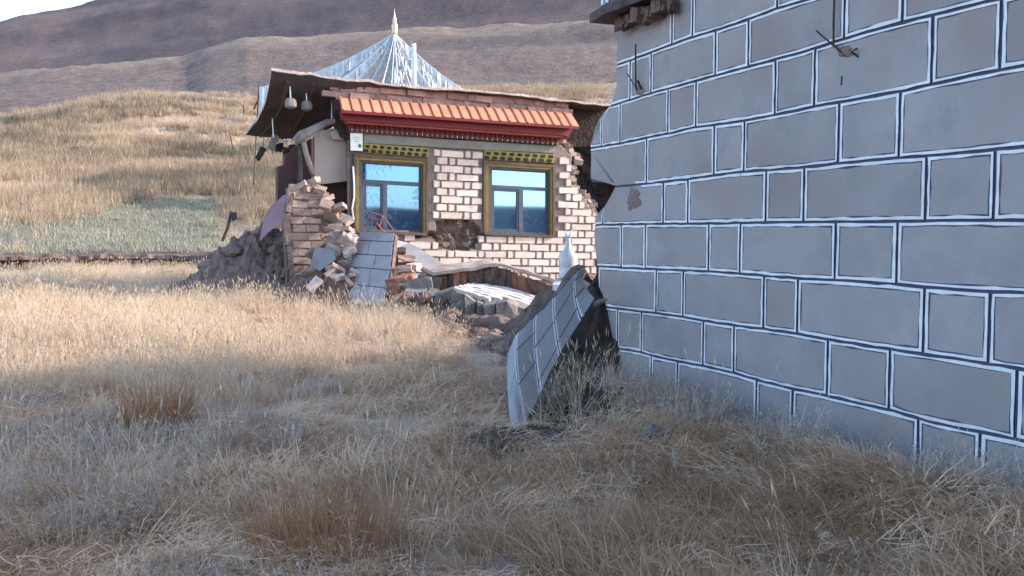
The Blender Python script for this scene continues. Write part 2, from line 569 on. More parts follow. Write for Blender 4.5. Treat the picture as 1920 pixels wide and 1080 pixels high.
# low earth bank with a ragged overhanging lip, left of the house
mb = MB()
NB = 150
prof = [(0.0, -.25), (-.12, .12), (-.05, .22), (-.22, .27), (-.10, .36), (.35, .40), (.9, .25)]
pv = []
for k in range(NB + 1):
    px = -160 + (470 + 160) * k / NB
    a = math.atan((px - 960) / FOC)
    R0 = 29.9 - 4.0 * max(0, (px - 250) / 220) ** 2
    hgt = .8 + .5 * float(fbm(px * .02, 0.3, 7))
    for (dr, dz) in prof:
        jr = (float(vnoise(px * .09, dz * 9, 77)) - .5) * .35
        r = R0 + dr + jr
        x, y = r * math.sin(a), r * math.cos(a)
        pv.append((x, y, .5 + dz * hgt * 1.15))
nP = len(prof)
mb.add(pv, [(k * nP + i, (k + 1) * nP + i, (k + 1) * nP + i + 1, k * nP + i + 1) for k in range(NB) for i in range(nP - 1)])
o = obj('earth_bank', mb, MUD, smooth=False)
o['kind'] = 'structure'

# ------------------------------------------------------------------ grey building on the right
LINES = [
    [(1160, 122), (1258, 85), (1296, 71), (1339, 59), (1399, 39), (1454, 18), (1527, -4), (1920, -140)],
    [(1147, 199), (1181, 188), (1220, 176), (1339, 143), (1399, 127), (1500, 100), (1583, 74), (1678, 46), (1864, 1), (1920, -14)],
    [(1109, 278), (1164, 269), (1215, 258), (1252, 251), (1305, 239), (1395, 227), (1452, 216), (1525, 201), (1678, 174), (1742, 160), (1867, 133), (1920, 124)],
    [(1109, 354), (1211, 345), (1292, 336), (1339, 329), (1395, 322), (1440, 319), (1506, 314), (1570, 307), (1685, 296), (1736, 293), (1864, 281), (1920, 275)],
    [(1117, 422), (1211, 420), (1340, 419), (1440, 417), (1570, 416), (1685, 415), (1800, 413), (1920, 413)],
    [(1121, 499), (1170, 502), (1234, 505), (1288, 507), (1334, 509), (1390, 513), (1436, 517), (1500, 522), (1570, 525), (1685, 533), (1739, 539), (1862, 547), (1920, 549)],
    [(1140, 576), (1162, 579), (1207, 584), (1283, 594), (1326, 602), (1379, 610), (1436, 617), (1500, 626), (1559, 637), (1680, 656), (1739, 664), (1862, 683), (1920, 693)],
    [(1147, 651), (1205, 660), (1226, 667), (1277, 678), (1320, 686), (1379, 699), (1425, 713), (1495, 730), (1554, 742), (1675, 770), (1734, 787), (1852, 812), (1920, 826)],
]
JOINTS = [[1258, 1296, 1452], [1181, 1220, 1339, 1400, 1577, 1684], [1129, 1163, 1252, 1304, 1451, 1524, 1741, 1867],
          [1213, 1339, 1395, 1571, 1684], [1132, 1245, 1291, 1437, 1508, 1736, 1864],
          [1167, 1212, 1331, 1390, 1569, 1685], [1124, 1233, 1284, 1436, 1500, 1739, 1863],
          [1161, 1206, 1323, 1381, 1559, 1677], [1225, 1275, 1425, 1494, 1734, 1852]]
uz = [sorted(Wuz(*p) for p in l) for l in LINES]
course = np.mean([np.interp(-2, [a for a, b in uz[i]], [b for a, b in uz[i]]) - np.interp(-2, [a for a, b in uz[i + 1]], [b for a, b in uz[i + 1]]) for i in range(7)])


def zline(i, u):
    if i < 0:
        return zline(0, u) - i * course
    if i > 7:
        return zline(7, u) - (i - 7) * course
    l = uz[i]
    us = [a for a, b in l]; zs = [b for a, b in l]
    if u < us[0]:
        return zs[0] + (np.mean(zs) - zs[0]) * min(1, (us[0] - u) / 2)
    return float(np.interp(u, us, zs))


OUTL = [(-260, 1160), (60, 1160), (160, 1158), (190, 1150), (200, 1145), (215, 1130), (240, 1117), (270, 1110), (313, 1109), (341, 1109),
        (343, 1157), (352, 1155), (365, 1148), (382, 1138), (393, 1131), (407, 1117), (438, 1117), (480, 1119), (534, 1124),
        (566, 1137), (615, 1145), (700, 1152), (770, 1155)]
oz = sorted([(Wuz(x, y)[1], Wuz(x, y)[0]) for y, x in OUTL])
OZ = [a for a, b in oz]; OU = [b for a, b in oz]


def uout(z):
    return float(np.interp(z, OZ, OU)) + .025 * (mnoise.noise(Vector((z * 9, 3.1, 0))))


WALLTOP = 3.95
UEND = -13.5
bl = thing('grey_building', 'large grey building with painted white block outlines and a broken corner', 'building', Wp(-4, 0, 0))
mb = MB()
zs = sorted(set([-.3] + [z for z in np.arange(-.2, WALLTOP, .05)] + OZ[1:-1] + [WALLTOP]))
zs = [z for z in zs if z <= WALLTOP]
for a, b in zip(zs[:-1], zs[1:]):
    if b - a < 1e-4: continue
    ua, ub = uout(a), uout(b)
    fr = [Wp(UEND, a), Wp(ua, a), Wp(ub, b), Wp(UEND, b)]
    bk = [Wp(UEND, a, -.42), Wp(ua - .05, a, -.42), Wp(ub - .05, b, -.42), Wp(UEND, b, -.42)]
    mb.add(fr, [(0, 1, 2, 3)], 0)
    mb.add(bk, [(3, 2, 1, 0)], 1)
    mb.add([fr[1], bk[1], bk[2], fr[2]], [(0, 1, 2, 3)], 1)
    if b == zs[-1]:
        mb.add([fr[3], fr[2], bk[2], bk[3]], [(0, 1, 2, 3)], 1)
wall = obj('wall', mb, [JOINT, MUD], bl)
mb = MB()
mb.box(Wp((UEND + .0) / 2 - .15, WALLTOP + .06, -.85), 1.9, abs(UEND) - .2, .1, (E, D, Vector((0, 0, 1))))
obj('roof', mb, ROOFT, bl)
mb = MB()
mb.box(Wp((UEND - .3) / 2, 1.9, -1.5), .25, abs(UEND) - .4, 4.2, (E, D, Vector((0, 0, 1))))
obj('rear_wall', mb, MUD, bl)
nblk = 0


def damaged(p):
    """the paint is gone round the broken notch in the corner"""
    r = p - CAMP
    dep = r.y * _cp - r.z * _sp
    x, y = 960 + FOC * r.x / dep, 540 - FOC * (r.y * _sp + r.z * _cp) / dep
    return 1095 < x < 1200 and 322 < y < 372


for row in range(-1, 9):                     # row k hangs between course lines k-1 and k
    r0 = row - 1
    js = JOINTS[row] if 0 <= row < len(JOINTS) else [JOINTS[1 if row < 0 else 6][0]]
    if row < 0:
        js = [1181, 1220, 1339, 1400, 1577, 1684]
    us = []
    for j in js:
        ymid = 540
        u, _ = Wuz(j, 443)
        us.append(u)
    us = [1.2] + us
    # carry the long / short rhythm on beyond the frame
    spans = [abs(a - b) for a, b in zip(us[1:-1], us[2:])]
    last = spans[-1] if spans else .5
    nxt_long = last < .62
    while us[-1] > UEND + 1.2:
        us.append(us[-1] - ((.98 if nxt_long else .47) + random.uniform(-.04, .04)))
        nxt_long = not nxt_long
    us[-1] = UEND + .02
    for u1, u0 in zip(us[:-1], us[1:]):      # u1 far end, u0 near end
        top, bot = r0, (r0 + 1 if row < 8 else r0 + 2)
        zm = (zline(top, (u0 + u1) / 2) + zline(bot, (u0 + u1) / 2)) / 2
        if zm > WALLTOP - .05 or u0 > max(uout(zm - .15), uout(zm + .15), uout(zm)) - .03:
            continue
        g = .011
        n = max(3, int((u1 - u0) / .1))
        mside = 4
        per = [(t / n, 0) for t in range(n)] + [(1, t / mside) for t in range(mside)] + \
              [(1 - t / n, 1) for t in range(n)] + [(0, 1 - t / mside) for t in range(mside)]
        np_ = len(per)
        lw = random.uniform(.016, .023)
        insets = [(0, g, -.004), (0, g, .012), (1, g + lw, .0125), (2, g + lw + .007, .010)]
        offs = []
        ph = random.uniform(0, 100)
        rings = []
        for ri, ins, off in insets:
            ring = []
            for k, (a, b) in enumerate(per):
                wob = .009 * mnoise.noise(Vector((a * (u1 - u0) * 9 + ph + ri * 5, b * 4 + ph, ri * 2.3)))
                if ri == 2:
                    wob += .006 * mnoise.noise(Vector((k * .9 + ph, 4.4, 1)))
                i_u = ins * 1.12 + wob
                i_z = ins + wob
                u = u0 + i_u + (u1 - u0 - 2 * i_u) * a
                zb, zt = zline(bot, u) + i_z, zline(top, u) - i_z
                z = zb + (zt - zb) * b
                z = min(z, WALLTOP - .004)
                u = min(u, uout(z) - .004)
                ring.append(Wp(u, z, off))
            rings.append(ring)
        mb = MB()
        allv = [p for ring in rings for p in ring]
        fs, ms = [], []
        for q in range(3):
            for k in range(np_):
                kk = (k + 1) % np_
                fs.append((q * np_ + k, q * np_ + kk, (q + 1) * np_ + kk, (q + 1) * np_ + k))
                ms.append([2, 1, 2][q] if not damaged(rings[q][k]) else 0)
        fs.append(tuple(range(3 * np_, 4 * np_))); ms.append(0)
        mb.v = [tuple(p) for p in allv]; mb.f = fs; mb.m = ms
        obj('block', mb, [PLASTER, WHITE, JOINT], wall, loc=Wp((u0 + u1) / 2, zm, 0))
        nblk += 1


def on_wall(px, py, off=0.0):
    u, z = Wuz(px, py)
    return Wp(u, z, off)


def blob_patch(mb, cx, cy, rx, ry, off, seed, n=22, mi=0, bulge=.0):
    pts = [on_wall(cx, cy, off + bulge)]
    for ring in (.55, 1.0):
        for k in range(n):
            a = 2 * math.pi * k / n
            rr = ring * (.85 + .45 * mnoise.noise(Vector((math.cos(a) * 1.6 + seed, math.sin(a) * 1.6, seed * 1.7))) + .35 * mnoise.noise(Vector((math.cos(a) * 4.6 + seed, math.sin(a) * 4.6, seed * 2.7))))
            pts.append(on_wall(cx + rx * rr * math.cos(a), cy + ry * rr * math.sin(a), off + (bulge * .6 if ring < 1 else -.004)))
    fs = [(0, 1 + k, 1 + (k + 1) % n) for k in range(n)]
    fs += [(1 + k, 1 + n + k, 1 + n + (k + 1) % n, 1 + (k + 1) % n) for k in range(n)]
    mb.add(pts, fs, mi)


# bare patches where render has come off, and the iron hooks
mb = MB(); blob_patch(mb, 1190, 374, 15, 23, .0145, 3.3, bulge=.006)
obj('bare_patch', mb, STAIN, bl, label='dark damp patch of bare mud beside the broken corner')
for (hx, hy, rx, ry, sd, name) in ((1588, 97, 17, 13, 1.2, 'right'), (1204, 172, 9, 12, 5.1, 'left')):
    mb = MB(); blob_patch(mb, hx, hy, rx, ry, .0145, sd, bulge=.012)
    hk = obj('hook_hole', mb, STAIN, bl)
    mb = MB()
    if name == 'right':
        mb.tube([on_wall(1577, -60, .05), on_wall(1574, 40, .055), on_wall(1573, 85, .05), on_wall(1588, 108, .0)], .008)
        mb.tube([on_wall(1554, 60, .12), on_wall(1570, 84, .05), on_wall(1592, 110, .0)], .007)
        mb.tube([on_wall(1612, 108, .0), on_wall(1606, 98, .05), on_wall(1615, 92, .04)], .009)
        mb.tube([on_wall(1581, 143, .012), on_wall(1580, 160, .012)], .006)
    else:
        mb.tube([on_wall(1208, 84, .10), on_wall(1203, 130, .07), on_wall(1197, 165, .03), on_wall(1196, 176, .0)], .009)
        mb.tube([on_wall(1190, 138, .09), on_wall(1197, 168, .02)], .006)
        mb.tube([on_wall(1207, 152, .07), on_wall(1205, 172, .0)], .012)
    obj('iron_hook', mb, RUST, hk)

# broken eave fragment at the top of the corner
mb = MB()
ea = thing('broken_eave', 'broken blue grey eave fragment jutting from the top of the grey wall corner', 'eave', on_wall(1160, 20, .1))
a = [on_wall(1139, 38, .62), on_wall(1141, 47, .62), on_wall(1178, 52, .3), on_wall(1232, 38, .1), on_wall(1240, 24, .1), on_wall(1180, 30, .4)]
up = Vector((0, 0, .10))
base = [Wp(.25, 3.42, .55), Wp(-.62, 3.42, .38), Wp(-1.0, 3.50, .0), Wp(-.95, 3.5, -.2), Wp(.2, 3.42, -.2)]
eave_z = on_wall(1165, 46).z
base = [Wp(u, eave_z + dz, o_) for u, dz, o_ in ((.1, .0, .34), (-.25, .01, .36), (-.75, .05, .2), (-1.15, .10, .0), (-1.15, .1, -.3), (.05, 0, -.3))]
mb.prism(base, Vector((0, 0, .09)))
obj('plank', mb, DWOOD, ea)
mb = MB()
base = [Wp(u, eave_z + .1 + dz, o_) for u, dz, o_ in ((-.05, .0, .26), (-.55, .02, .24), (-.85, .05, .1), (-.85, .05, -.2), (-.02, 0, -.2))]
mb.prism(base, Vector((0, 0, .5)))
obj('parapet', mb, BLUEGREY, ea)
mb = MB()
for uu in (-.07, -.155):
    mb.box(Wp(uu, eave_z + .32, .275), .02, .035, .34, (E, D, Vector((0, 0, 1))), jit=.006)
obj('white_stripe', mb, WHITE, ea)
mb = MB()
for k in range(16):
    uu = -.15 - k * .062; mb.box(Wp(uu, eave_z - .03 - .05 * random.random(), .06 + .08 * random.random()), .09 + .1 * random.random(), .07, .07 + .08 * random.random(), (E, D, Vector((0, 0, 1))), jit=.025)
o = obj('loose_mud', mb, MUD, ea); o['kind'] = 'stuff'

# ------------------------------------------------------------------ the house
hb = F(655, 560); hb.z = g1(hb.x, hb.y)
house = thing('ruined_house', 'earthquake damaged brick house with orange tiled canopy and two blue windows', 'house', hb)
TILT = math.radians(-1.3)
ET = (E * math.cos(TILT) + Vector((0, 0, 1)) * math.sin(TILT))
ZT = (Vector((0, 0, 1)) * math.cos(TILT) - E * math.sin(TILT))
HR = Matrix((ET, D, ZT)).transposed().to_euler()


def quad(mb, pts, front, back, mi=0):
    """prism from pixel outline measured on the facade, between two offsets"""
    p = [F(x, y, front) for x, y in pts]
    return mb.prism(p, D * (front - back), mi)


HOLE = [(818, 432), (822, 415), (850, 409), (880, 411), (898, 425), (905, 440), (897, 446), (888, 462), (872, 470), (845, 470), (822, 462), (815, 447), (770, 445), (772, 437)]


def inpoly(x, y, P):
    c = False
    n = len(P)
    for i in range(n):
        x1, y1 = P[i]; x2, y2 = P[i - 1]
        if (y1 > y) != (y2 > y) and x < (x2 - x1) * (y - y1) / (y2 - y1) + x1:
            c = not c
    return c


def right_edge(y):
    return np.interp(y, [250, 268, 290, 310, 340, 354, 371, 396, 404, 540], [1046, 1052, 1080, 1077, 1071, 1087, 1103, 1115, 1122, 1124])


WINS = [((664, 291), (804, 291), (804, 433), (664, 433)), ((907, 303), (1042, 306), (1042, 440), (907, 438))]
gx = np.arange(652, 1182, 5.0); gy = np.arange(262, 585, 5.0)


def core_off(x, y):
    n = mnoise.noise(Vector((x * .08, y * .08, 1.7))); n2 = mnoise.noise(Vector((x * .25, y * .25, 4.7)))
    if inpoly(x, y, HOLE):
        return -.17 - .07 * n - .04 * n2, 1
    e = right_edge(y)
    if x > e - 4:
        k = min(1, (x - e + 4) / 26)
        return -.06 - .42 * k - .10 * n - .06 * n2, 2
    return -.028 + .004 * n2, 0


mb = MB()
nX, nY = len(gx), len(gy)
vs = []; reg = {}
for i, x in enumerate(gx):
    for j, y in enumerate(gy):
        o_, rg = core_off(x, y)
        vs.append(F(x, y, 0) - D * o_); reg[(i, j)] = rg
fs = []
b0 = len(mb.v); mb.v += [tuple(v) for v in vs]
for i in range(nX - 1):
    for j in range(nY - 1):
        cx, cy = gx[i] + 2.5, gy[j] + 2.5
        if any(w[0][0] < cx < w[1][0] and w[0][1] < cy < w[2][1] for w in WINS): continue
        mb.f.append((i * nY + j, (i + 1) * nY + j, (i + 1) * nY + j + 1, i * nY + j + 1))
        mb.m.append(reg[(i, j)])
quad(mb, [(1045, 200), (1182, 205), (1182, 275), (1045, 275)], -.42, -.7, 2)  # dark sheet shuts the gap, standing in for the cavity's shade
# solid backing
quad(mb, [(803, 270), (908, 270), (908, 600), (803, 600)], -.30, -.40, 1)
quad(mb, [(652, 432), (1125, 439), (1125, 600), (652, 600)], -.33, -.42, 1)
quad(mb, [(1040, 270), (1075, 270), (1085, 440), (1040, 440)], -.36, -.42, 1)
hw = obj('facade_wall', mb, [MORTAR, MUD, DARKMUD_SHADE], house)


def brick_mesh(w, hgt, dep, mats, seed, line=.007):
    r = random.Random(seed)
    rings = []
    for ins, off in ((0, dep), (0, .004), (.004, -.004), (.004 + line, -.005)):
        n = 3
        per = [(-1 + 2 * k / n, -1) for k in range(n)] + [(1, -1), (1, 0)] + [(1 - 2 * k / n, 1) for k in range(n)] + [(-1, 1), (-1, 0)]
        ring = []
        for a, b in per:
            jx, jz = r.uniform(-.004, .004), r.uniform(-.004, .004)
            ring.append((a * (w / 2 - ins) + jx, off + r.uniform(-.002, .002), b * (hgt / 2 - ins) + jz))
        rings.append(ring)
    q = MB(); n = len(rings[0])
    q.v = [p for g in rings for p in g]
    for k in range(3):
        for i in range(n):
            j = (i + 1) % n
            q.f.append((k * n + i, k * n + j, (k + 1) * n + j, (k + 1) * n + i)); q.m.append(1 if k == 2 else 0)
    q.f.append(tuple(range(3 * n, 4 * n))); q.m.append(0)
    q.f.append(tuple(reversed(range(n)))); q.m.append(0)
    return mesh_of('brick', q, mats)


ROWH = .153
LONG = [brick_mesh(.46, .141, .16, [BRICK, BRICKLINE], s) for s in (1, 2, 3, 4)]
SHORT = [brick_mesh(.13, .141, .16, [BRICK, BRICKLINE], s) for s in (5, 6, 7, 8)]
HALF = [brick_mesh(.225, .141, .16, [BRICK, BRICKLINE], s) for s in (15, 16)]
P0 = F(806, 286)                      # first brick row, left end of the pier


def uv_of(p):
    q = p - P0
    return q.dot(ET), q.dot(ZT)


def pix(p):
    q = p - CAMP
    depth = q.y * _cp - q.z * _sp
    return 960 + FOC * q.x / depth, 540 - FOC * (q.y * _sp + q.z * _cp) / depth


regions = [([(805, 277), (906, 281), (906, 442), (805, 440)]),
           ([(742, 437), (805, 437), (905, 440), (1044, 442), (1125, 404), (1125, 548), (742, 548)]),
           ([(1043, 266), (1125, 266), (1125, 445), (1043, 445)])]
PER = .455 + .125 + 2 * .035
for row in range(0, 17):
    v = -row * ROWH
    sh = 0.0 if row % 2 else PER / 2
    for k in range(-3, 11):
        for (mesh_set, du, w) in ((LONG, .4675 - .12, .455), (SHORT, .4675 + .205, .125)):
            u = k * PER + sh + du - .2
            # trimmed against the region outline: try full, then half bricks
            for (ms, uu, ww) in ([(mesh_set, u, w)] + ([(HALF, u - .115, .225), (HALF, u + .115, .225)] if w > .3 else [])):
                ok = False
                for R in regions:
                    good = True
                    for sgn in (-1, 1):
                        p = P0 + ET * (uu + sgn * (ww / 2 - .02)) + ZT * v
                        x, y = pix(p)
                        if not inpoly(x, y, R) or x > right_edge(y) - 2 or inpoly(x, y, HOLE):
                            good = False; break
                        if any(w_[0][0] - 2 < x < w_[1][0] + 2 and w_[0][1] < y < w_[2][1] + 5 for w_ in WINS):
                            good = False; break
                    if good:
                        ok = True; break
                if ok:
                    p = P0 + ET * uu + ZT * (v + random.uniform(-.004, .004))
                    o = inst('brick', random.choice(ms), house, p - D * random.uniform(0, .008),
                             (HR.x, HR.y + random.uniform(-.012, .012), HR.z + random.uniform(-.015, .015)), (random.uniform(.97, 1.02), 1, random.uniform(.95, 1.04)))
                    break
# broken brick stumps up the torn right edge and round the hole
STUMP = [brick_mesh(.17, .11, .12, [TANBRICK, TANBRICK], s) for s in (21, 22, 23)]
for y in np.arange(264, 402, 8):
    e = float(right_edge(y))
    for q in range(2):
        x = e + random.uniform(-3, 12) + q * 7
        p = F(x, y, 0) + D * (.10 + .16 * q + random.uniform(-.04, .05))
        inst('broken_brick', random.choice(STUMP), house, p, (random.uniform(-.4, .4), random.uniform(-.35, .35), HR.z + random.uniform(-.6, .6)), (random.uniform(.7, 1.2), 1, random.uniform(.8, 1.1)))
for k in range(16):
    x, y = random.uniform(822, 895), random.uniform(414, 464)
    if inpoly(x, y, HOLE):
        inst('broken_brick', random.choice(STUMP), house, F(x, y) + D * random.uniform(.16, .22), (random.uniform(-.3, .3), random.uniform(-.3, .3), HR.z + random.uniform(-.5, .5)), (.9, 1, .9))

# lintel beam and the two dentil friezes over the windows
mb = MB()
quad(mb, [(682, 249), (806, 259), (1042, 274), (1042, 287), (908, 281), (806, 275), (682, 268)], .035, -.20)
obj('lintel_beam', mb, LINTEL, house)
mb = MB(); quad(mb, [(655, 247), (683, 249), (683, 292), (655, 292)], -.005, -.2)
obj('lintel_end', mb, BROWNFR, house)
for (xa, xb, yl, yr) in ((682, 804, 268, 277), (908, 1040, 281, 288)):
    fz = MB(); quad(fz, [(xa, yl + .6), (xb, yr + .6), (xb, yr + 18), (xa, yl + 18)], .02, -.2)
    fr = obj('window_frieze', fz, YELLOW, house)
    n = 9
    for r_, (t0, t1) in enumerate(((3.2, 8.4), (11.2, 16.8))):
        for k in range(n):
            s0 = (k + (.30 if r_ == 0 else .12)) / n; s1 = s0 + .52 / n
            d = MB()
            X0, X1 = xa + (xb - xa) * s0, xa + (xb - xa) * s1
            q0, q1 = yl + (yr - yl) * s0, yl + (yr - yl) * s1
            quad(d, [(X0, q0 + t0), (X1, q1 + t0), (X1, q1 + t1), (X0, q0 + t1)], .032 + .012 * r_, .018)
            obj('dentil', d, BLACK, fr)

# windows
def window(x0, x1, yt0, yt1, yb0, yb1, mx, hy, glass):
    """x0..x1 outer frame; yt/yb top and bottom at left/right; mx = mullion, hy = transom"""
    def Y(t, s):      # t 0 top..1 bottom
        a = yt0 + (yt1 - yt0) * s; b = yb0 + (yb1 - yb0) * s
        return a + (b - a) * t

    def P(px_, t):
        s = (px_ - x0) / (x1 - x0)
        return (px_, Y(t, s))
    wt = obj('window', MB().prism([F(*P(x0, 0)) + D * .0, F(*P(x1, 0)), F(*P(x1, .02)), F(*P(x0, .02))], D * .22), BROWNFR, house)
    W_ = x1 - x0

    def rect(a, b, t0, t1, fr, bk, name, m):
        q = MB(); quad(q, [P(a, t0), P(b, t0), P(b, t1), P(a, t1)], fr, bk)
        return obj(name, q, m, wt)
    # moulded surround in three steps
    for name, m, i0, i1, fr in (('surround', BROWNFR, 0, 4, .03), ('surround', OLIVEFR, 4, 9, .012), ('surround', BROWNFR, 9, 13, -.02)):
        t0, t1 = (i0 + 2) / 135, (i1 + 2) / 135
        q = MB()
        quad(q, [P(x0 + i0, t0 - .01), P(x0 + i1, t0 - .01), P(x0 + i1, 1), P(x0 + i0, 1)], fr, -.2)
        quad(q, [P(x1 - i1, t0 - .01), P(x1 - i0, t0 - .01), P(x1 - i0, 1), P(x1 - i1, 1)], fr, -.2)
        quad(q, [P(x0 + i1, t0), P(x1 - i1, t0), P(x1 - i1, t1), P(x0 + i1, t1)], fr - .002, -.2)
        obj(name, q, m, wt)
    a, b, tt = x0 + 13, x1 - 13, 14.5 / 135
    q = MB()
    for (aa, bb, t0, t1) in ((a, a + 3.0, tt, 1), (b - 3.0, b, tt, 1), (a + 3.0, b - 3.0, tt, tt + .022), (a + 3, b - 3, .975, 1)):
        quad(q, [P(aa, t0), P(bb, t0), P(bb, t1), P(aa, t1)], -.06, -.16)
    quad(q, [P(a + 3, hy), P(b - 3, hy), P(b - 3, hy + .05), P(a + 3, hy + .05)], -.055, -.16)
    quad(q, [P(mx, hy + .05), P(mx + 8, hy + .05), P(mx + 8, .975), P(mx, .975)], -.056, -.16)
    # sash round the opening light
    sx0, sx1 = (a + 3, mx) if mx < (a + b) / 2 else (mx + 8, b - 3)
    for (aa, bb, t0, t1) in ((sx0, sx0 + 4, hy + .05, .975), (sx1 - 4, sx1, hy + .05, .975), (sx0 + 4, sx1 - 4, hy + .05, hy + .085), (sx0 + 4, sx1 - 4, .94, .975)):
        quad(q, [P(aa, t0), P(bb, t0), P(bb, t1), P(aa, t1)], -.07, -.15)
    obj('sash_frame', q, NAVYFR, wt)
    for (aa, bb, t0, t1) in ((a + 2.5, b - 2.5, tt + .02, hy + .01), (a + 2.5, mx + 1, hy + .045, .98), (mx + 7, b - 2.5, hy + .045, .98)):
        q = MB(); quad(q, [P(aa, t0), P(bb, t0), P(bb, t1), P(aa, t1)], -.10, -.108)
        obj('pane', q, glass, wt)
    rect(x0 + 2, x1 - 2, 1.0, 1.035, .05, -.2, 'sill', BROWNFR)
    return wt


window(664, 803, 287, 296, 431, 437, 718, .335, GLASSA)
window(907, 1041, 300, 308, 436, 441, 973, .335, GLASSB)
mb = MB(); mb.tube([F(662, 312, .03), F(664, 345, .035), F(664, 370, .04), F(660, 392, .05), F(663, 412, .03)], .018)
obj('white_strip', mb, METALW, house)

# canopy: fascia, moulding, pattern band, tiles
mb = MB()
quad(mb, [(641, 206), (1078, 236), (1066, 257), (1057, 254), (645, 225.5)], .36, .10)
obj('fascia', mb, REDP, house)
mb = MB()
quad(mb, [(648, 226), (1057, 254.5), (1057, 258), (654, 230)], .30, .06)
obj('moulding', mb, REDL, house)
mb = MB(); quad(mb, [(652, 229), (1060, 257), (1052, 271), (655, 248)], .10, -.25)
bd = obj('pattern_band', mb, BAND, house)
for k in range(42):
    s = (k + .25) / 42; s1 = s + .5 / 42
    for (rr, m, f) in ((0, BAND if k % 2 else REDP, .14), (1, DOT, .135)):
        d = MB()
        xa, xb = 655 + 395 * s, 655 + 395 * s1
        ya = 231 + 27 * s + (0 if rr == 0 else 10); yh = 7 if rr == 0 else 4.5
        if rr == 1: xa += 2; xb -= 1
        quad(d, [(xa, ya), (xb, ya + .3), (xb, ya + yh), (xa, ya + yh - .3)], f, .09)
        obj('dentil', d, m, bd)
NT = 25
tl0, tl1 = F(636, 184, .06), F(1071, 213, .06)
bl0, bl1 = F(641, 206.5, .52), F(1086, 237.5, .52)
for k in range(NT):
    s0, s1 = k / NT, (k + 1) / NT
    A = tl0.lerp(tl1, s0); B = tl0.lerp(tl1, s1); Cc = bl0.lerp(bl1, s0); Dd = bl0.lerp(bl1, s1)
    w = (B - A).length
    nrm = (B - A).cross(Cc - A).normalized()
    if nrm.z < 0: nrm = -nrm
    prof = [(0, .0), (.05, .034), (.15, .036), (.22, .006), (.6, .009), (.95, .004)]

    def tf(a, b, A=A, B=B, Cc=Cc, Dd=Dd, nrm=nrm, prof=prof):
        i = min(int(round(a * (len(prof) - 1))), len(prof) - 1)
        x, hh = prof[i]
        return A.lerp(B, x).lerp(Cc.lerp(Dd, x), b) + nrm * (hh + .012 * math.sin(b * 3.1))
    mb = MB().surf(tf, len(prof) - 1, 3, nrm * -.022)
    o = obj('roof_tile', mb, ORANGE, house)
mb = MB()
mb.prism([tl0 - D * -.0, tl1, bl1, bl0], Vector((0, 0, -.05)))
obj('tile_board', mb, REDP, house)

# rough brick parapet band between canopy and roof
mb = MB()
quad(mb, [(612, 150), (760, 160), (1066, 195), (1066, 220), (800, 200), (631, 186), (627, 176)], -.02, -.3)
obj('parapet_core', mb, PARA, house)
PB = [brick_mesh(w, .12, .14, [PARA, PARA], s, .004) for w, s in ((.42, 31), (.36, 32), (.22, 33), (.5, 34))]
for r_ in range(2):
    t = 0.0
    k = 0
    while t < 1:
        w = random.choice((0, 1, 2, 3))
        x = 622 + (1062 - 622) * t; y = 164 + r_ * 13 + 34 * t + random.uniform(-1.2, 1.2)
        inst('brick', PB[w], house, F(x + 8, y) + D * random.uniform(-.035, .03), (HR.x + random.uniform(-.04, .04), HR.y + .03 + random.uniform(-.05, .05), HR.z + random.uniform(-.06, .06)), (1, 1, random.uniform(.85, 1.1)))
        t += (.42, .36, .22, .5)[w] * 1.08 * .9 * FOC / 18.5 / 440
        k += 1

# roof: one sagging sheet, torn down at the rear left
edgepx = [(0, 509, 133), (.11, 580, 142), (.18, 628, 150), (.33, 720, 160), (.42, 780, 167), (.6, 886, 172), (1, 1150, 201)]


def roof_pt(s, t):
    x = np.interp(s, [a for a, b, c in edgepx], [b for a, b, c in edgepx]); y = np.interp(s, [a for a, b, c in edgepx], [c for a, b, c in edgepx])
    p = F(float(x), float(y), .14)
    L = t * 4.15
    drop = float(np.interp(L, [0, .25, .82, 1.94, 4.15], [0, -.2, -.46, -.64, -.72]))
    w = float(np.interp(s, [0, .14, .22, .33, .5], [1, 1, .9, .25, .03]))
    rag = .03 * mnoise.noise(Vector((s * 30, t * 4, 2))) * (1 if t in (0, 1) else .3)
    return p + D * L + Vector((0, 0, drop * w + rag + .03 * mnoise.noise(Vector((s * 9, t * 5, 7)))))


mb = MB()
mb.surf(roof_pt, 60, 26, Vector((0, 0, .012)), 0)
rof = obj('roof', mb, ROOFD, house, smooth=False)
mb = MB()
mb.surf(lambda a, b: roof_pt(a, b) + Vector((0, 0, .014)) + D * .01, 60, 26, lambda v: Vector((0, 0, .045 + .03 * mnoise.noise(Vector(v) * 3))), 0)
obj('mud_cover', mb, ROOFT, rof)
# rafters under the sheet
for k in range(5):
    s = .05 + k * .075
    mb = MB(); mb.tube([roof_pt(s, t) - Vector((0, 0, .015)) for t in (.03, .1, .2, .4, .6, .8, .97)], .03, 6)
    obj('rafter', mb, DWOOD, rof)
# flue
pf = F(776, 160) + D * 1.6
q0 = at(776, 175, pf.y); q1 = at(775.5, 82, pf.y)
mb = MB(); mb.tube([q0, q1], .052, 14)
mb.tube([q0.lerp(q1, .5), q0.lerp(q1, .52)], .06, 14)
obj('flue_pipe', mb, METALW, house, smooth=True)

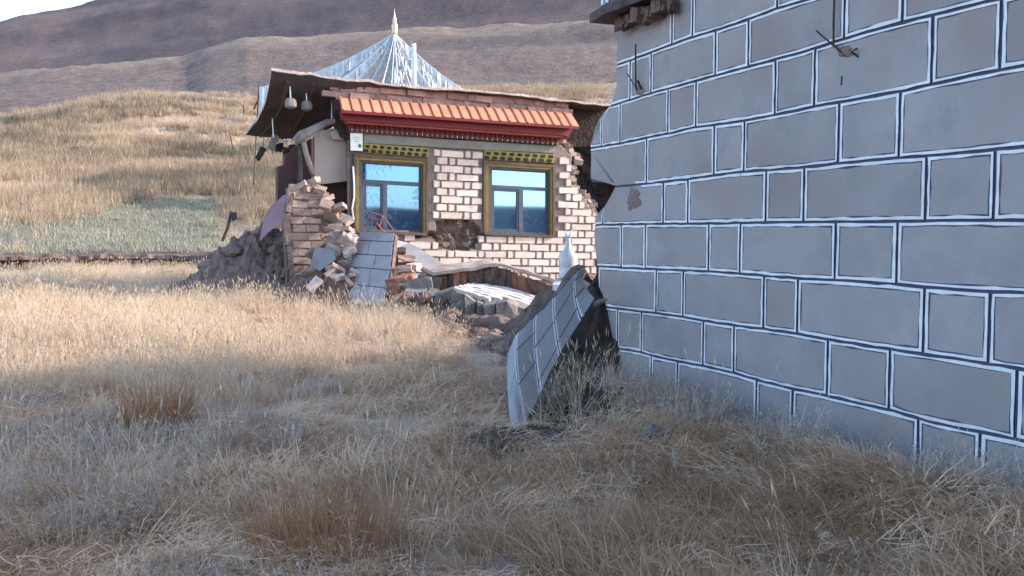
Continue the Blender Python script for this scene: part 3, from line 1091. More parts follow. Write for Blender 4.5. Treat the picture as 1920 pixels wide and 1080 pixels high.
# what is left of the rooms: back wall, right wall, plaster partition, maroon end wall
Z3 = Vector((0, 0, 1))
mb = MB()
bk0, bk1 = F(640, 443) + D * 4.0, F(1130, 443) + D * 4.0
mb.prism([Vector((bk0.x, bk0.y, 0)), Vector((bk1.x, bk1.y, 0)), Vector((bk1.x, bk1.y, 3.35)), Vector((bk0.x, bk0.y, 3.3))], D * .3)
obj('back_wall', mb, MAROON, house)
mb = MB()
c0 = F(1163, 443)
mb.prism([Vector((c0.x, c0.y, 0)), Vector((c0.x, c0.y, 0)) + D * 4, Vector((c0.x, c0.y, 3.75)) + D * 4, Vector((c0.x, c0.y, 3.75))], E * .3)
obj('shading_side_wall', mb, DARKMUD_SHADE, house)  # unseen wall, brought forward to throw shade into the recess


def plane_prism(mb, pts, off, th, mi=0):
    return mb.prism([on_plane(x, y, FP0 + D * off, D) for x, y in pts], D * th, mi)


mb = MB(); plane_prism(mb, [(590, 250), (598, 246), (629, 240), (640, 236), (661, 244), (661, 338), (590, 347)], .30, .16)
obj('plaster_panel', mb, BEIGE, house)
mb = MB(); plane_prism(mb, [(620, 249), (628, 243), (662, 247), (662, 262), (625, 261)], .16, .13)
obj('plaster_lump', mb, BEIGE, house)
mb = MB(); plane_prism(mb, [(586, 262), (590.5, 250), (590.5, 348), (586, 340)], .33, .1)
obj('red_jamb', mb, REDMET, house)
mb = MB(); plane_prism(mb, [(521, 312), (534, 309), (534, 289), (548, 282), (562, 268), (594, 256), (600, 420), (560, 470), (521, 400)], 1.1, .3)
obj('inner_wall', mb, MAROON, house)
mb = MB(); plane_prism(mb, [(590, 340), (664, 334), (664, 480), (600, 480)], .75, .2)
obj('inner_wall', mb, MAROON, house)
mb = MB(); plane_prism(mb, [(655, 262), (663, 262), (664, 470), (657, 470)], .02, .25)
obj('corner_post', mb, BROWNFR, house)
mb = MB(); plane_prism(mb, [(627, 180), (645, 186), (656, 246), (652, 262), (640, 256), (628, 226)], .04, .3)
obj('broken_corner', mb, DARKMUD_SHADE, house)

# sign by the left window
sg = thing('notice_plate', 'small white notice plate with a green round emblem above the left window', 'sign', F(668, 266, .06))
mb = MB(); quad(mb, [(657, 249), (680, 250), (680, 283), (657.5, 282)], .062, .045)
obj('plate', mb, SIGNW, sg)
mb = MB()
cc = F(674.5, 273.5, .064)
mb.prism([cc + ET * (.035 * math.cos(a)) + Z3 * (.035 * math.sin(a)) for a in np.linspace(0, 2 * math.pi, 15)[:-1]], D * .003)
obj('emblem', mb, SIGNG, sg)
mb = MB()
for k, (a, b) in enumerate(((.2, .8), (.25, .72), (.3, .66))):
    y = 257 + k * 4
    quad(mb, [(657 + 23 * a, y), (657 + 23 * b, y + .2), (657 + 23 * b, y + 1.1), (657 + 23 * a, y + .9)], .0635, .061)
obj('printed_line', mb, GREYB, sg)

# pendant lamps and rods under the roof
for (x, y0, y1, off, lab, r) in ((543, 152, 183, .12, 'pale square pendant lamp hanging under the torn roof, nearer to the open end', .105),
                                 (573, 165, 188, .26, 'dimmer square pendant lamp hanging under the torn roof, nearer to the house front', .10)):
    p0 = on_plane(x, y0, FP0 + D * off, D); p1 = on_plane(x + 2, y1, FP0 + D * off, D)
    L_ = thing('pendant_lamp', lab, 'lamp', p1, 'pendant lamps under the torn roof')
    mb = MB(); mb.tube([p0 + Z3 * .12, p0, p1], .012)
    obj('rod', mb, METALW, L_)
    mb = MB(); mb.lathe(p1 - Z3 * .2, [(.05, 0), (r, .03), (r * 1.08, .10), (r * .9, .17), (.03, .2)], 8)
    obj('lamp_shade', mb, WOOD, L_)
p0 = on_plane(623, 190, FP0 + D * .3, D); p1 = on_plane(622, 222, FP0 + D * .3, D)
mb = MB(); mb.tube([p0, p1], .014)
tag(obj('hanging_rod', mb, METALW, loc=p1), 'bright thin white rod hanging beside the left end of the red fascia', 'rod', 'loose rods under the torn roof')
p0 = on_plane(511, 226, FP0 + D * 1.6, D); p1 = on_plane(513, 258, FP0 + D * 1.6, D)
mb = MB(); mb.tube([p0 + Z3 * .3, p0, p1], .012)
tag(obj('hanging_rod', mb, METALW, loc=p1), 'thin grey rod hanging above the dangling plank at the open end', 'rod', 'loose rods under the torn roof')

# snapped roof beam with forked legs
bmr = thing('snapped_beam', 'pale grey forked snapped beam sagging beside the plaster panel', 'beam', on_plane(566, 262, FP0 + D * .2, D))
def FPo(x, y, o_): return on_plane(x, y, FP0 + D * o_, D)
mb = MB(); mb.tube([FPo(640, 224, .12), FPo(612, 230, .05), FPo(588, 243, 0), FPo(566, 257, 0), FPo(552, 266, .05)], [.05, .06, .08, .12, .07], 7)
obj('rail', mb, WOOD, bmr)
mb = MB(); mb.tube([FPo(568, 262, 0), FPo(573, 285, .05), FPo(580, 308, .1), FPo(587, 325, .15)], [.05, .05, .055, .06], 7)
obj('leg', mb, WOOD, bmr)
mb = MB(); mb.tube([FPo(562, 266, .1), FPo(564, 300, .12), FPo(562, 338, .15)], [.05, .045, .05], 7)
obj('leg', mb, DWOOD, bmr)
# dangling timber at the open end
for (x0, y0, x1, y1, w, off, lab) in ((519, 252, 507, 279, .075, 1.9, 'short grey plank end dangling below the torn roof edge'),
                                      (494, 277, 482, 299, .075, 3.0, 'dark broken timber dangling lowest at the open house end')):
    a, b = FPo(x0, y0, off), FPo(x1, y1, off)
    t = thing('dangling_timber', lab, 'timber', b, 'timbers dangling at the open end')
    mb = MB(); d_ = (b - a).normalized(); sd = d_.cross(D).normalized()
    mb.box((a + b) / 2, (b - a).length, w * 1.0, w * 1.7, (d_, D, sd), jit=.02)
    obj('timber', mb, WOOD if off < 2 else DWOOD, t)
    mb = MB(); mb.tube([a, a + Z3 * (.55 if off < 2 else .35) + D * .05], .006)
    obj('wire', mb, RUST, t)
for (x, y, off) in ((523, 277, 2.2), (538, 284, 1.8), (548, 279, 1.5)):
    a = FPo(x, y, off)
    mb = MB(); mb.box(a, .12, .1, .15, jit=.035); mb.tube([a, a + Z3 * .5], .005)
    tag(obj('hanging_clod', mb, DARKMUD_SHADE, loc=a), 'small dark lump of mud hanging on a wire at the open house end', 'clod', 'mud lumps hanging at the open end')

# ------------------------------------------------------------------ rubble stones (shared meshes)
def rock_mesh(name, m, seed, flat=.7, boxy=.0):
    r = random.Random(seed)
    bm = bmesh.new()
    if boxy:
        bmesh.ops.create_cube(bm, size=1.6)
        bmesh.ops.subdivide_edges(bm, edges=bm.edges, cuts=2, use_grid_fill=True)
    else:
        bmesh.ops.create_icosphere(bm, subdivisions=2, radius=1)
    for v in bm.verts:
        n = mnoise.noise(v.co * 1.3 + Vector((seed * 3.1, 0, 0))); n2 = mnoise.noise(v.co * 3.1 + Vector((0, seed * 2.3, 0)))
        v.co *= 1 + (.3 - .18 * boxy) * n + .14 * n2
        v.co.z *= flat
    me = bpy.data.meshes.new(name); bm.to_mesh(me); bm.free()
    me.materials.append(m)
    return me


CL = [rock_mesh('clod', CLOD, s) for s in range(1, 7)]
DCL = [rock_mesh('clod', MUD, s) for s in range(11, 15)]
PBK = [rock_mesh('broken_brick', PALECLOD, s, .5, 1.0) for s in range(21, 26)]
TBK = [rock_mesh('broken_brick', TANBRICK, s, .5, 1.0) for s in range(31, 35)]
RBK = [rock_mesh('broken_brick', REDBRICK, s, .5, 1.0) for s in range(41, 44)]
GBK = [rock_mesh('mud_brick', GREYADOBE, s, .8, 1.0) for s in range(51, 55)]


# ------------------------------------------------------------------ broken wall end left of the window
bw = thing('broken_wall', 'ragged stump of tan brick wall left of the left window', 'wall', F(600, 540))
TOPX = [533, 542, 560, 582, 596, 609, 620, 640, 652, 662]
TOPY = [378, 352, 341, 334, 346, 362, 366, 392, 412, 436]
mb = MB()
pts = [(541, 560), (536, 470), (533, 420), (538, 385), (543, 354), (560, 343), (582, 336), (597, 350), (609, 366), (625, 378), (640, 396), (655, 420), (664, 440), (664, 560)]
quad(mb, pts, .10, -.22)
obj('wall_core', mb, MUD, bw)
TB = [brick_mesh(w, .135, .15, [TANBRICK, BRICKLINE], s, .004) for w, s in ((.34, 41), (.34, 42), (.24, 43), (.15, 44))]
TW = (.34, .34, .24, .15)
for row in range(14):
    y = 352 + row * 15.2
    x = 545 + (row % 2) * 6
    while x < 662:
        k = random.choice((0, 1, 2, 3))
        wpx = TW[k] * .92 * FOC / 16.6
        xc = x + wpx / 2
        top = np.interp(xc, TOPX, TOPY)
        broke = xc > 612 - (row * 1.5 if row > 3 else 0) + random.uniform(-6, 6)
        if y > top + 6 and not (broke and random.random() < .35):
            p = F(xc, y, .115) + D * (random.uniform(0, .02) + (random.uniform(-.03, .12) if broke else 0))
            rj = .5 if broke else .03
            bo = inst('brick' if not broke else 'broken_brick', TB[k] if not broke or random.random() < .3 else random.choice(TBK), bw, p, (HR.x + random.uniform(-rj, rj) * .6, HR.y + random.uniform(-rj, rj), HR.z + random.uniform(-rj, rj)), (1, 1, random.uniform(.9, 1.04)))
            if bo.data in TBK: bo.scale = (random.uniform(.10, .17), .10, random.uniform(.09, .13))
        x += wpx + 2.6
# brick end of the stump, seen edge-on with blue grey render
mb = MB()
for k in range(12):
    y0 = 356 + k * 15; x0 = np.interp(y0, [350, 420, 490, 560], [541, 534, 541, 545])
    mb.box(F(x0 + 3, y0 + 6, .04), .09, .24, .15, (ET, D, ZT), jit=.02)
obj('rendered_end', mb, CLOD, bw)

def stone(me, name, p, r, lab, cat, grp, sx=1.0, rot=None):
    o = inst(name, me, None, p, rot or (random.uniform(-.6, .6), random.uniform(-.6, .6), random.uniform(0, 6.28)), (r * sx, r, r))
    return tag(o, lab, cat, grp)


def mound(name, cx, cy, rx, ry, hgt, m, seed, lab, ang=0.0, top_y=None):
    """rough heap of earth on the ground"""
    mb = MB()
    n = 64
    vs = []
    ca, sa = math.cos(ang), math.sin(ang)
    for i in range(n + 1):
        for j in range(n + 1):
            a, b = i / n * 2 - 1, j / n * 2 - 1
            x = cx + (a * rx) * ca - (b * ry) * sa; y = cy + (a * rx) * sa + (b * ry) * ca
            rr = math.hypot(a, b)
            k = max(0, 1 - rr ** 1.6)
            nz = mnoise.noise(Vector((x * 2.2, y * 2.2, seed))) * .45 + mnoise.noise(Vector((x * 5.5, y * 5.5, seed))) * .4 + mnoise.noise(Vector((x * 11, y * 11, seed))) * .2
            z = hgt * k * (1 + .35 * nz) + .2 * nz * (1 if k > 0 else 0)
            vs.append((x, y, g1(x, y) + (z if k > .02 else -.12)))
    w = n + 1
    mb.add(vs, [(i * w + j, (i + 1) * w + j, (i + 1) * w + j + 1, i * w + j + 1) for i in range(n) for j in range(n)])
    return tag(obj(name, mb, m, loc=(cx, cy, g1(cx, cy))), lab, 'rubble')


def heap_points(cx, cy, rx, ry, hgt, n, seed):
    r = random.Random(seed)
    out = []
    while len(out) < n:
        a, b = r.uniform(-1, 1), r.uniform(-1, 1)
        rr = math.hypot(a, b)
        if rr > 1: continue
        x, y = cx + a * rx, cy + b * ry
        out.append(Vector((x, y, g1(x, y) + hgt * (1 - rr ** 1.6))))
    return out


# heap of grey adobe left of the stump
pc = at(495, 480, 18.0)
mound('adobe_heap', pc.x, pc.y, 1.75, 1.4, 1.28, CLOD, 2.2, 'brown grey heap of collapsed adobe against the left brick stump')
pc2 = at(420, 490, 18.6)
mound('adobe_heap', pc2.x, pc2.y, 1.0, .9, .55, CLOD, 5.2, 'low outlying heap of adobe at the left foot of the rubble')
for p in heap_points(pc.x, pc.y, 1.75, 1.3, 1.25, 70, 3) + heap_points(pc2.x, pc2.y, 1.0, .8, .6, 34, 4):
    stone(random.choice(CL), 'clod', p, random.uniform(.08, .22), 'grey brown adobe lump lying on the heap left of the brick stump', 'clod', 'adobe lumps on the left heap', random.uniform(.8, 1.4))
# bricks tumbled between stump and slab
pc3 = at(612, 500, 16.0)
mound('brick_heap', pc3.x + .15, pc3.y, 1.25, .75, .72, MUD, 8.2, 'heap of tumbled brick rubble between brick stump and grey slab')
for (x, y, r, m) in ((634, 466, .2, PBK), (645, 486, .19, PBK), (622, 480, .18, TBK), (606, 490, .22, TBK), (655, 470, .14, PBK), (652, 452, .13, PBK),
                     (640, 440, .13, TBK), (626, 452, .13, PBK), (600, 508, .14, PBK), (616, 512, .13, TBK), (636, 505, .17, TBK), (655, 500, .13, PBK),
                     (630, 425, .13, TBK), (646, 412, .12, PBK), (622, 404, .12, TBK), (638, 388, .11, PBK), (612, 385, .13, TBK), (652, 432, .11, TBK), (598, 524, .13, PBK), (575, 520, .13, TBK),
                     (640, 520, .12, TBK), (660, 445, .1, PBK), (590, 478, .13, TBK)):
    p = at(x, y, 16.25 + (y < 430) * .35 + random.uniform(-.1, .15))
    stone(random.choice(m), 'broken_brick', p, r, 'tumbled pale brick piece between the brick stump and the grey slab', 'brick', 'tumbled bricks beside the left window', random.uniform(1, 1.5),
          (random.uniform(-.9, .9), random.uniform(-.9, .9), random.uniform(-.6, .6)))
for (x, y, r) in ((567, 350, .14), (585, 342, .14), (600, 356, .13), (554, 358, .12), (575, 356, .12), (592, 366, .12), (612, 374, .12)):
    stone(random.choice(TBK), 'broken_brick', F(x, y, .05), r, 'loose tan brick piece lying on top of the brick stump', 'brick', 'loose bricks on top of the stump', 1.3)
for p in heap_points(pc3.x + .15, pc3.y, 1.2, .72, .72, 40, 17):
    if p.y < pc3.y + .35:
        stone(random.choice(TBK + PBK + CL), 'broken_brick', p + Vector((0, -.04, .05)), random.uniform(.06, .13), 'small broken brick piece strewn over the brown heap at the foot of the brick stump', 'brick', 'small brick pieces at the foot of the stump', random.uniform(1, 1.6),
              (random.uniform(-.9, .9), random.uniform(-.9, .9), random.uniform(-.9, .9)))
mb = MB()
a = [at(582, 500, 16.0), at(590, 462, 16.2), at(627, 470, 16.0), at(630, 486, 15.8), at(600, 508, 15.7)]
mb.prism(a, (at(600, 480, 17) - at(600, 480, 16)).normalized() * .12)
tag(obj('plaster_slab', mb, GREYB, loc=a[0]), 'flat grey plaster piece lying on the brick heap beside the stump', 'slab')

# crumbs of brick and plaster strewn over the rubble
def crumbs(name, m, spots, n, smin, smax):
    mb = MB()
    r = random.Random(len(name) * 7 + n)
    for _ in range(n):
        c, rx, ry, hh = r.choice(spots)
        a, b = r.gauss(0, .5), r.gauss(0, .5)
        rr = min(1, math.hypot(a, b))
        x, y = c.x + a * rx, c.y + b * ry
        z = g1(x, y) + hh * max(0, 1 - rr ** 1.6) + .03
        sz = r.uniform(smin, smax)
        ax = Matrix.Rotation(r.uniform(0, 6.28), 3, Vector((r.uniform(-1, 1), r.uniform(-1, 1), r.uniform(-1, 1))).normalized())
        mb.box((x, y, z), sz * r.uniform(.8, 1.8), sz, sz * r.uniform(.4, .9), (ax.col[0].copy(), ax.col[1].copy(), ax.col[2].copy()), jit=sz * .22)
    o = obj(name, mb, m)
    o['kind'] = 'stuff'
    return o


crumbs('brick_crumbs', PALECLOD, [(pc3, 1.1, .7, .5), (pc, 1.5, 1.1, 1.1), (at(780, 560, 14.8), .9, .7, .25)], 170, .03, .09)
crumbs('earth_crumbs', CLOD, [(pc, 1.9, 1.4, 1.2), (pc2, 1.2, 1.0, .5), (at(900, 600, 12.8), 1.6, 1.0, .15), (at(640, 540, 15.6), 1.2, .5, .15)], 260, .03, .11)
for (x0, y0, x1, y1, Y, m, r_, lab) in ((560, 516, 600, 486, 16.0, WOOD, .02, 'pale splintered stick poking out of the brick heap by the plaster piece'),
                                     (628, 428, 655, 404, 16.6, DWOOD, .022, 'dark splintered stick poking from the rubble left of the left window'),
                                     (470, 470, 500, 440, 17.6, DWOOD, .022, 'dark stick standing out of the adobe heap below the purple board'),
                                     (770, 545, 812, 528, 14.6, WOOD, .018, 'pale stick lying over the adobe blocks right of the leaning slab'),
                                     (648, 520, 662, 470, 15.9, WOOD, .02, 'pale stick standing at the left edge of the leaning slab')):
    mb = MB(); a, b = at(x0, y0, Y), at(x1, y1, Y + .2)
    mb.tube([a, a.lerp(b, .5) + Vector((.01, .02, .015)), b], [r_, r_ * .9, r_ * .5], 5)
    tag(obj('splintered_stick', mb, m, loc=a), lab, 'stick', 'splintered sticks in the rubble')

# leaning purple board
mb = MB()
q = [at(487, 452, 17.0), at(497, 442, 17.0), at(512, 428, 17.0), at(527, 420, 17.0), at(537, 398, 17.1), at(541, 364, 17.3), at(531, 366, 17.3), at(507, 387, 17.2), at(493, 418, 17.1)]
mb.prism(q, (D * .6 + E * .1 - Z3 * .05).normalized() * .035)
pb = obj('leaning_board', mb, PINKB, loc=q[0])
tag(pb, 'purple pink sheet leaning against the left side of the brick stump', 'board')

# ------------------------------------------------------------------ curved painted slab pieces
def lag3(a, b, c, t):
    return a * (2 * (t - .5) * (t - 1)) + b * (-4 * t * (t - 1)) + c * (2 * t * (t - .5))


def slab(name, lab, stations, splits, thick, white, loc, line=.030):
    """stations: (far point, middle, near point) along the slab; blocks between consecutive stations"""
    th = thing(name, lab, 'wall slab', loc)
    n = len(stations)
    F_, M_, N_ = [[s[i] for s in stations] for i in range(3)]

    def ev(s, t):
        i = min(int(s), n - 2); f = s - i
        a = F_[i].lerp(F_[i + 1], f); b = M_[i].lerp(M_[i + 1], f); c = N_[i].lerp(N_[i + 1], f)
        return lag3(a, b, c, t)

    def nrm(s, t):
        e = .02
        du = ev(min(s + e, n - 1), t) - ev(max(s - e, 0), t); dv = ev(s, min(t + e, 1)) - ev(s, max(t - e, 0))
        q = du.cross(dv).normalized()
        return q if q.dot(CAMP - ev(s, t)) > 0 else -q
    # backing sheet
    mb = MB()
    S_ = n - 1
    vs = []
    NI, NJ = S_ * 5, 10
    mb.surf(lambda a, b: ev(a * S_, b) - nrm(a * S_, b) * .014, NI, NJ, lambda v: Vector((0, 0, 0)), 0)
    mb = MB()
    g = [[ev(i / NI * S_, j / NJ) for j in range(NJ + 1)] for i in range(NI + 1)]
    nn = [[nrm(min(i / NI * S_, S_ - .001), j / NJ) for j in range(NJ + 1)] for i in range(NI + 1)]
    w = NJ + 1
    front = [g[i][j] - nn[i][j] * .012 for i in range(NI + 1) for j in range(w)]
    back = [g[i][j] - nn[i][j] * (thick + .03 * mnoise.noise(g[i][j] * 6)) for i in range(NI + 1) for j in range(w)]
    k0 = len(front)
    mb.add(front + back, [], 0)
    for i in range(NI):
        for j in range(NJ):
            a = (i * w + j, (i + 1) * w + j, (i + 1) * w + j + 1, i * w + j + 1)
            mb.f.append(a); mb.m.append(0)
            mb.f.append(tuple(k0 + q for q in reversed(a))); mb.m.append(1)
    for i in range(NI):
        for j in (0, NJ):
            a, b = i * w + j, (i + 1) * w + j
            mb.f.append((a, b, b + k0, a + k0)); mb.m.append(1)
    for j in range(NJ):
        for i in (0, NI):
            a, b = i * w + j, i * w + j + 1
            mb.f.append((a, b, b + k0, a + k0)); mb.m.append(1)
    obj('backing', mb, [JOINT, MUD], th)
    for i in range(n - 1):
        sp = splits[i % len(splits)]
        for t0, t1 in zip(sp[:-1], sp[1:]):
            Ls = (ev(i + 1, .5) - ev(i, .5)).length
            Lt = (ev(i + .5, 1) - ev(i + .5, 0)).length
            gs = .013 / Ls; gt = .008 / Lt; ls = line / Ls
            a0, a1 = i + (gs if i > 0 else 0), i + 1 - (gs if i < n - 2 else 0)
            b0, b1 = t0 + (gt if t0 > 0 else 0), t1 - (gt if t1 < 1 else 0)
            ss = [a0, a0 + ls] + [a0 + ls + (a1 - a0 - 2 * ls) * k / 4 for k in (1, 2, 3)] + [a1 - ls, a1]
            ts = [b0 + (b1 - b0) * k / 4 for k in range(5)]
            ph = random.uniform(0, 50)
            mb = MB()

            def pt(si, tj, dz):
                s = ss[si]
                if white and si in (1, 5): s += .25 * ls * mnoise.noise(Vector((ts[tj] * 8 + ph, si, 0)))
                p = ev(min(max(s, 0), n - 1), ts[tj])
                # chipped outer rims
                if (tj == 0 and t0 <= 0) or (tj == 4 and t1 >= 1):
                    c = ev(min(max(s, 0), n - 1), .5)
                    p = p.lerp(c, .06 * (1 + 1.3 * mnoise.noise(Vector((s * 6.5 + ph * .01, tj, 3)))))
                return p + nrm(min(s, n - 1.001), ts[tj]) * dz
            top = [pt(a, b, .003) for a in range(7) for b in range(5)]
            bot = [pt(a, b, -.02) for a in range(7) for b in range(5)]
            mb.add(top + bot, [], 0)
            for a in range(6):
                for b in range(4):
                    mb.f.append((a * 5 + b, (a + 1) * 5 + b, (a + 1) * 5 + b + 1, a * 5 + b + 1))
                    edge = (a == 0 and i > 0) or (a == 5 and i < n - 2)
                    mb.m.append(1 if (white and edge) else 0)
            for a in range(6):
                for b in (0, 4):
                    q0_, q1_ = a * 5 + b, (a + 1) * 5 + b
                    mb.f.append((q0_, q1_, q1_ + 35, q0_ + 35)); mb.m.append(0)
            for b in range(4):
                for a in (0, 6):
                    q0_, q1_ = a * 5 + b, a * 5 + b + 1
                    mb.f.append((q0_, q1_, q1_ + 35, q0_ + 35)); mb.m.append(0)
            obj('block', mb, [SLABP, WHITE], th)
    return th


st = [(at(947, 700, 7.35), at(956, 772, 6.95), at(977, 826, 6.6)),
      (at(968, 624, 7.95), at(969, 700, 7.35), at(985, 806, 6.8)),
      (at(1003, 590, 8.3), at(1003, 660, 7.9), at(1013, 742, 7.45)),
      (at(1038, 556, 8.65), at(1040, 608, 8.35), at(1050, 666, 8.05)),
      (at(1082, 510, 9.15), at(1076, 547, 8.95), at(1090, 602, 8.65)),
      (at(1099, 499, 9.35), at(1095, 530, 9.2), at(1116, 561, 9.0))]
st[0] = (at(952, 655, 7.75), at(955, 772, 6.9), at(977, 842, 6.3))
slab('toppled_slab', 'curved toppled slab with white double lines leaning across the dark soil beside the grey building', st,
     [(0, .42, .8, 1), (0, .25, .62, 1), (0, .45, .85, 1)], .11, True, Vector((st[2][2].x, st[2][2].y, 0)))
st2 = [(at(673, 436, 16.71), at(708, 436, 16.35), at(741, 438, 15.99)),
       (at(668, 450, 16.56), at(703, 452, 16.20), at(739, 453, 15.84)),
       (at(662, 476, 16.31), at(698, 478, 15.95), at(736, 480, 15.59)),
       (at(654, 501, 16.06), at(692, 503, 15.70), at(733, 507, 15.34)),
       (at(645, 532, 15.76), at(687, 536, 15.40), at(727, 541, 15.04)),
       (at(640, 566, 15.46), at(682, 569, 15.10), at(722, 572, 14.74))]
slab('leaning_slab', 'flat blue grey rendered slab leaning below the left window', st2, [(0, .55, 1), (0, .38, 1), (0, .6, 1)], .09, False,
     Vector((st2[3][1].x, st2[3][1].y, .2)), .012)
mb = MB()
q = [at(743, 450, 16.7), at(744, 466, 16.5), at(770, 487, 16.1), at(800, 509, 15.7), at(820, 515, 15.6), at(846, 512, 15.8), at(836, 498, 16.1), at(812, 482, 16.4), at(788, 466, 16.7), at(765, 455, 16.9)]
mb.prism(q, Vector((.1, .3, -1)).normalized() * .07)
tag(obj('fallen_panel', mb, GREYB, loc=q[3]), 'smooth dark grey panel fallen to the right of the leaning slab', 'panel')
mb = MB(); mb.box((at(825, 507, 15.5) + at(885, 487, 15.9)) / 2, (at(885, 487, 15.9) - at(825, 507, 15.5)).length, .16, .03,
                  ((at(885, 487, 15.9) - at(825, 507, 15.5)).normalized(), D, Z3), jit=.02)
tag(obj('loose_board', mb, LIMEWASH, loc=at(850, 497, 15.7)), 'thin pale splintered board lying above the fallen wall', 'board')

# red chair frame
ch = thing('red_chair', 'overturned dull red metal chair frame in front of the left window', 'chair', at(705, 440, 16.3))
def cp(x, y, Y=16.25): return at(x, y, Y)
mb = MB(); mb.tube([cp(683, 434), cp(698, 398), cp(718, 405), cp(712, 424)], .016, 6)
obj('leg', mb, REDMET, ch)
mb = MB(); mb.tube([cp(694, 407), cp(716, 414)], .014, 6); mb.tube([cp(706, 418), cp(721, 436, 16.1)], .016, 6)
obj('stretcher', mb, REDMET, ch)
mb = MB(); mb.tube([cp(718, 405, 16.5), cp(740, 434, 16.5)], .014, 6)
obj('leg', mb, REDMET, ch)
mb = MB(); mb.prism([cp(704, 418, 16.3), cp(716, 420, 16.3), cp(721, 432, 16.4), cp(708, 430, 16.4)], D * .02)
obj('seat', mb, MAROON, ch)

# ------------------------------------------------------------------ fallen wall lying before the house
fw = thing('fallen_wall', 'thick fallen adobe wall lying flat with limewashed strips on top before the house', 'wall', at(930, 640, 13.5))
Yf = 13.4
fx = [824, 848, 872, 893, 907, 928, 948, 968, 987, 1003, 1022, 1044]
ftop = [552, 543, 552, 566, 572, 570, 566, 574, 580, 582, 586, 590]
for i in range(len(fx) - 1):
    xa, xb = fx[i] + .4, fx[i + 1] - .4
    ya, yb = ftop[i], ftop[i + 1]
    Ya = 13.0 + .9 * abs((xa - 930) / 120) ** 2 + random.uniform(-.08, .08)
    mb = MB()
    top = [at(xa, ya, Ya), at(xb, yb, Ya + .03), at(xb + 6, yb - 8, Ya + .55), at(xa + 6, ya - 8, Ya + .55)]
    bot = [Vector((p.x, p.y, p.z - .46 - random.uniform(0, .08))) - D * random.uniform(-.05, .05) for p in top]
    nseg = 3
    ring = []
    for k in range(nseg + 1):
        for p, q in zip(top, bot):
            v = p.lerp(q, k / nseg)
            v += Vector((mnoise.noise(v * 7) * .03, mnoise.noise(v * 7 + Vector((5, 0, 0))) * .05, mnoise.noise(v * 5) * .02))
            ring.append(v)
    mb.add(ring, [(k * 4 + a, k * 4 + (a + 1) % 4, (k + 1) * 4 + (a + 1) % 4, (k + 1) * 4 + a) for k in range(nseg) for a in range(4)] + [(0, 1, 2, 3), (15, 14, 13, 12)])
    obj('mud_brick', mb, GREYADOBE, fw)
# limewashed strips running from upper left to lower right
def top_pt(a, b):
    """a across the strips (front to back), b along"""
    p0, p1, p2, p3 = at(846, 541, 13.35), at(1012, 592, 13.35), at(1036, 575, 14.3), at(884, 532, 14.75)
    return p0.lerp(p3, a).lerp(p1.lerp(p2, a), b) + Vector((0, 0, .10 * math.sin(b * 2.6) * a))
ns = 6
for k in range(ns):
    a0, a1 = k / ns + .024, (k + 1) / ns - .024
    b0 = random.uniform(0, .05)
    b1 = (.42, .52, .95, 1, .98, 1)[k]
    mb = MB(); mb.surf(lambda a, b, a0=a0, a1=a1, b0=b0, b1=b1: top_pt(a0 + (a1 - a0) * a, b0 + (b1 - b0) * b) + Vector((0, 0, .02 * mnoise.noise(Vector((a * 3 + a0 * 30, b * 9, 0))) + .02)), 4, 12, Vector((0, 0, -.06)))
    obj('limewashed_strip', mb, LIMEWASH, fw)
mb = MB(); mb.surf(lambda a, b: top_pt(a, b) - Vector((0, 0, .05)), 10, 16, Vector((0, 0, -.35)))
obj('adobe_bed', mb, GREYADOBE, fw)
# row of bricks standing on edge behind
bx = [816, 826, 838, 850, 863, 876, 890, 905, 921, 936, 948, 958, 972, 986, 998, 1010, 1024, 1040]
btop = [515, 514, 512, 511, 510, 508, 505, 503, 501, 500, 504, 508, 513, 519, 524, 528, 532, 537]
bbot = [538, 538, 538, 536, 534, 533, 533, 533, 533, 534, 536, 538, 542, 548, 553, 557, 560, 562]
for i in range(len(bx) - 1):
    xa, xb = bx[i] + .4, bx[i + 1] - .4
    Y0 = 14.75 - .4 * max(0, (xa - 950) / 100)
    mb = MB()
    yy = .5 * (btop[i] + btop[i + 1]); y2 = .5 * (bbot[i] + bbot[i + 1]) + 6
    a = [at(xa, yy + random.uniform(-1, 1), Y0), at(xb, yy + random.uniform(-1, 1), Y0), at(xb, y2, Y0), at(xa, y2, Y0)]
    a = [p + Vector((random.uniform(-.012, .012), random.uniform(-.06, .06), random.uniform(-.012, .012))) for p in a]
    mb.prism(a, D * .45)
    obj('brick', mb, REDBRICK if (i < 5 or 10 < i < 15) and i % 4 != 2 else MUD, fw)
mb = MB()
cx_ = [812, 840, 870, 900, 940, 965, 990, 1015, 1046]; cyt = [511, 506, 503, 498, 495, 501, 510, 518, 528]
def cap(a, b):
    x = np.interp(a, np.linspace(0, 1, 9), cx_); y = np.interp(a, np.linspace(0, 1, 9), cyt)
    Y0 = 14.7 - .4 * max(0, (x - 950) / 100)
    p = at(float(x), float(y) + 5, Y0) + D * (b * .6 - .03)
    return p + Vector((0, 0, .03 * mnoise.noise(p * 4) + .05 * b))
mb.surf(cap, 30, 6, Vector((0, 0, .055)))
obj('mud_cap', mb, TANBRICK, fw)
pcf = at(930, 600, 14.1)
mound('earth_heap', pcf.x - .2, pcf.y, 1.6, .9, .18, MUD, 3.3, 'dark brown heap of earth under the fallen limewashed wall')
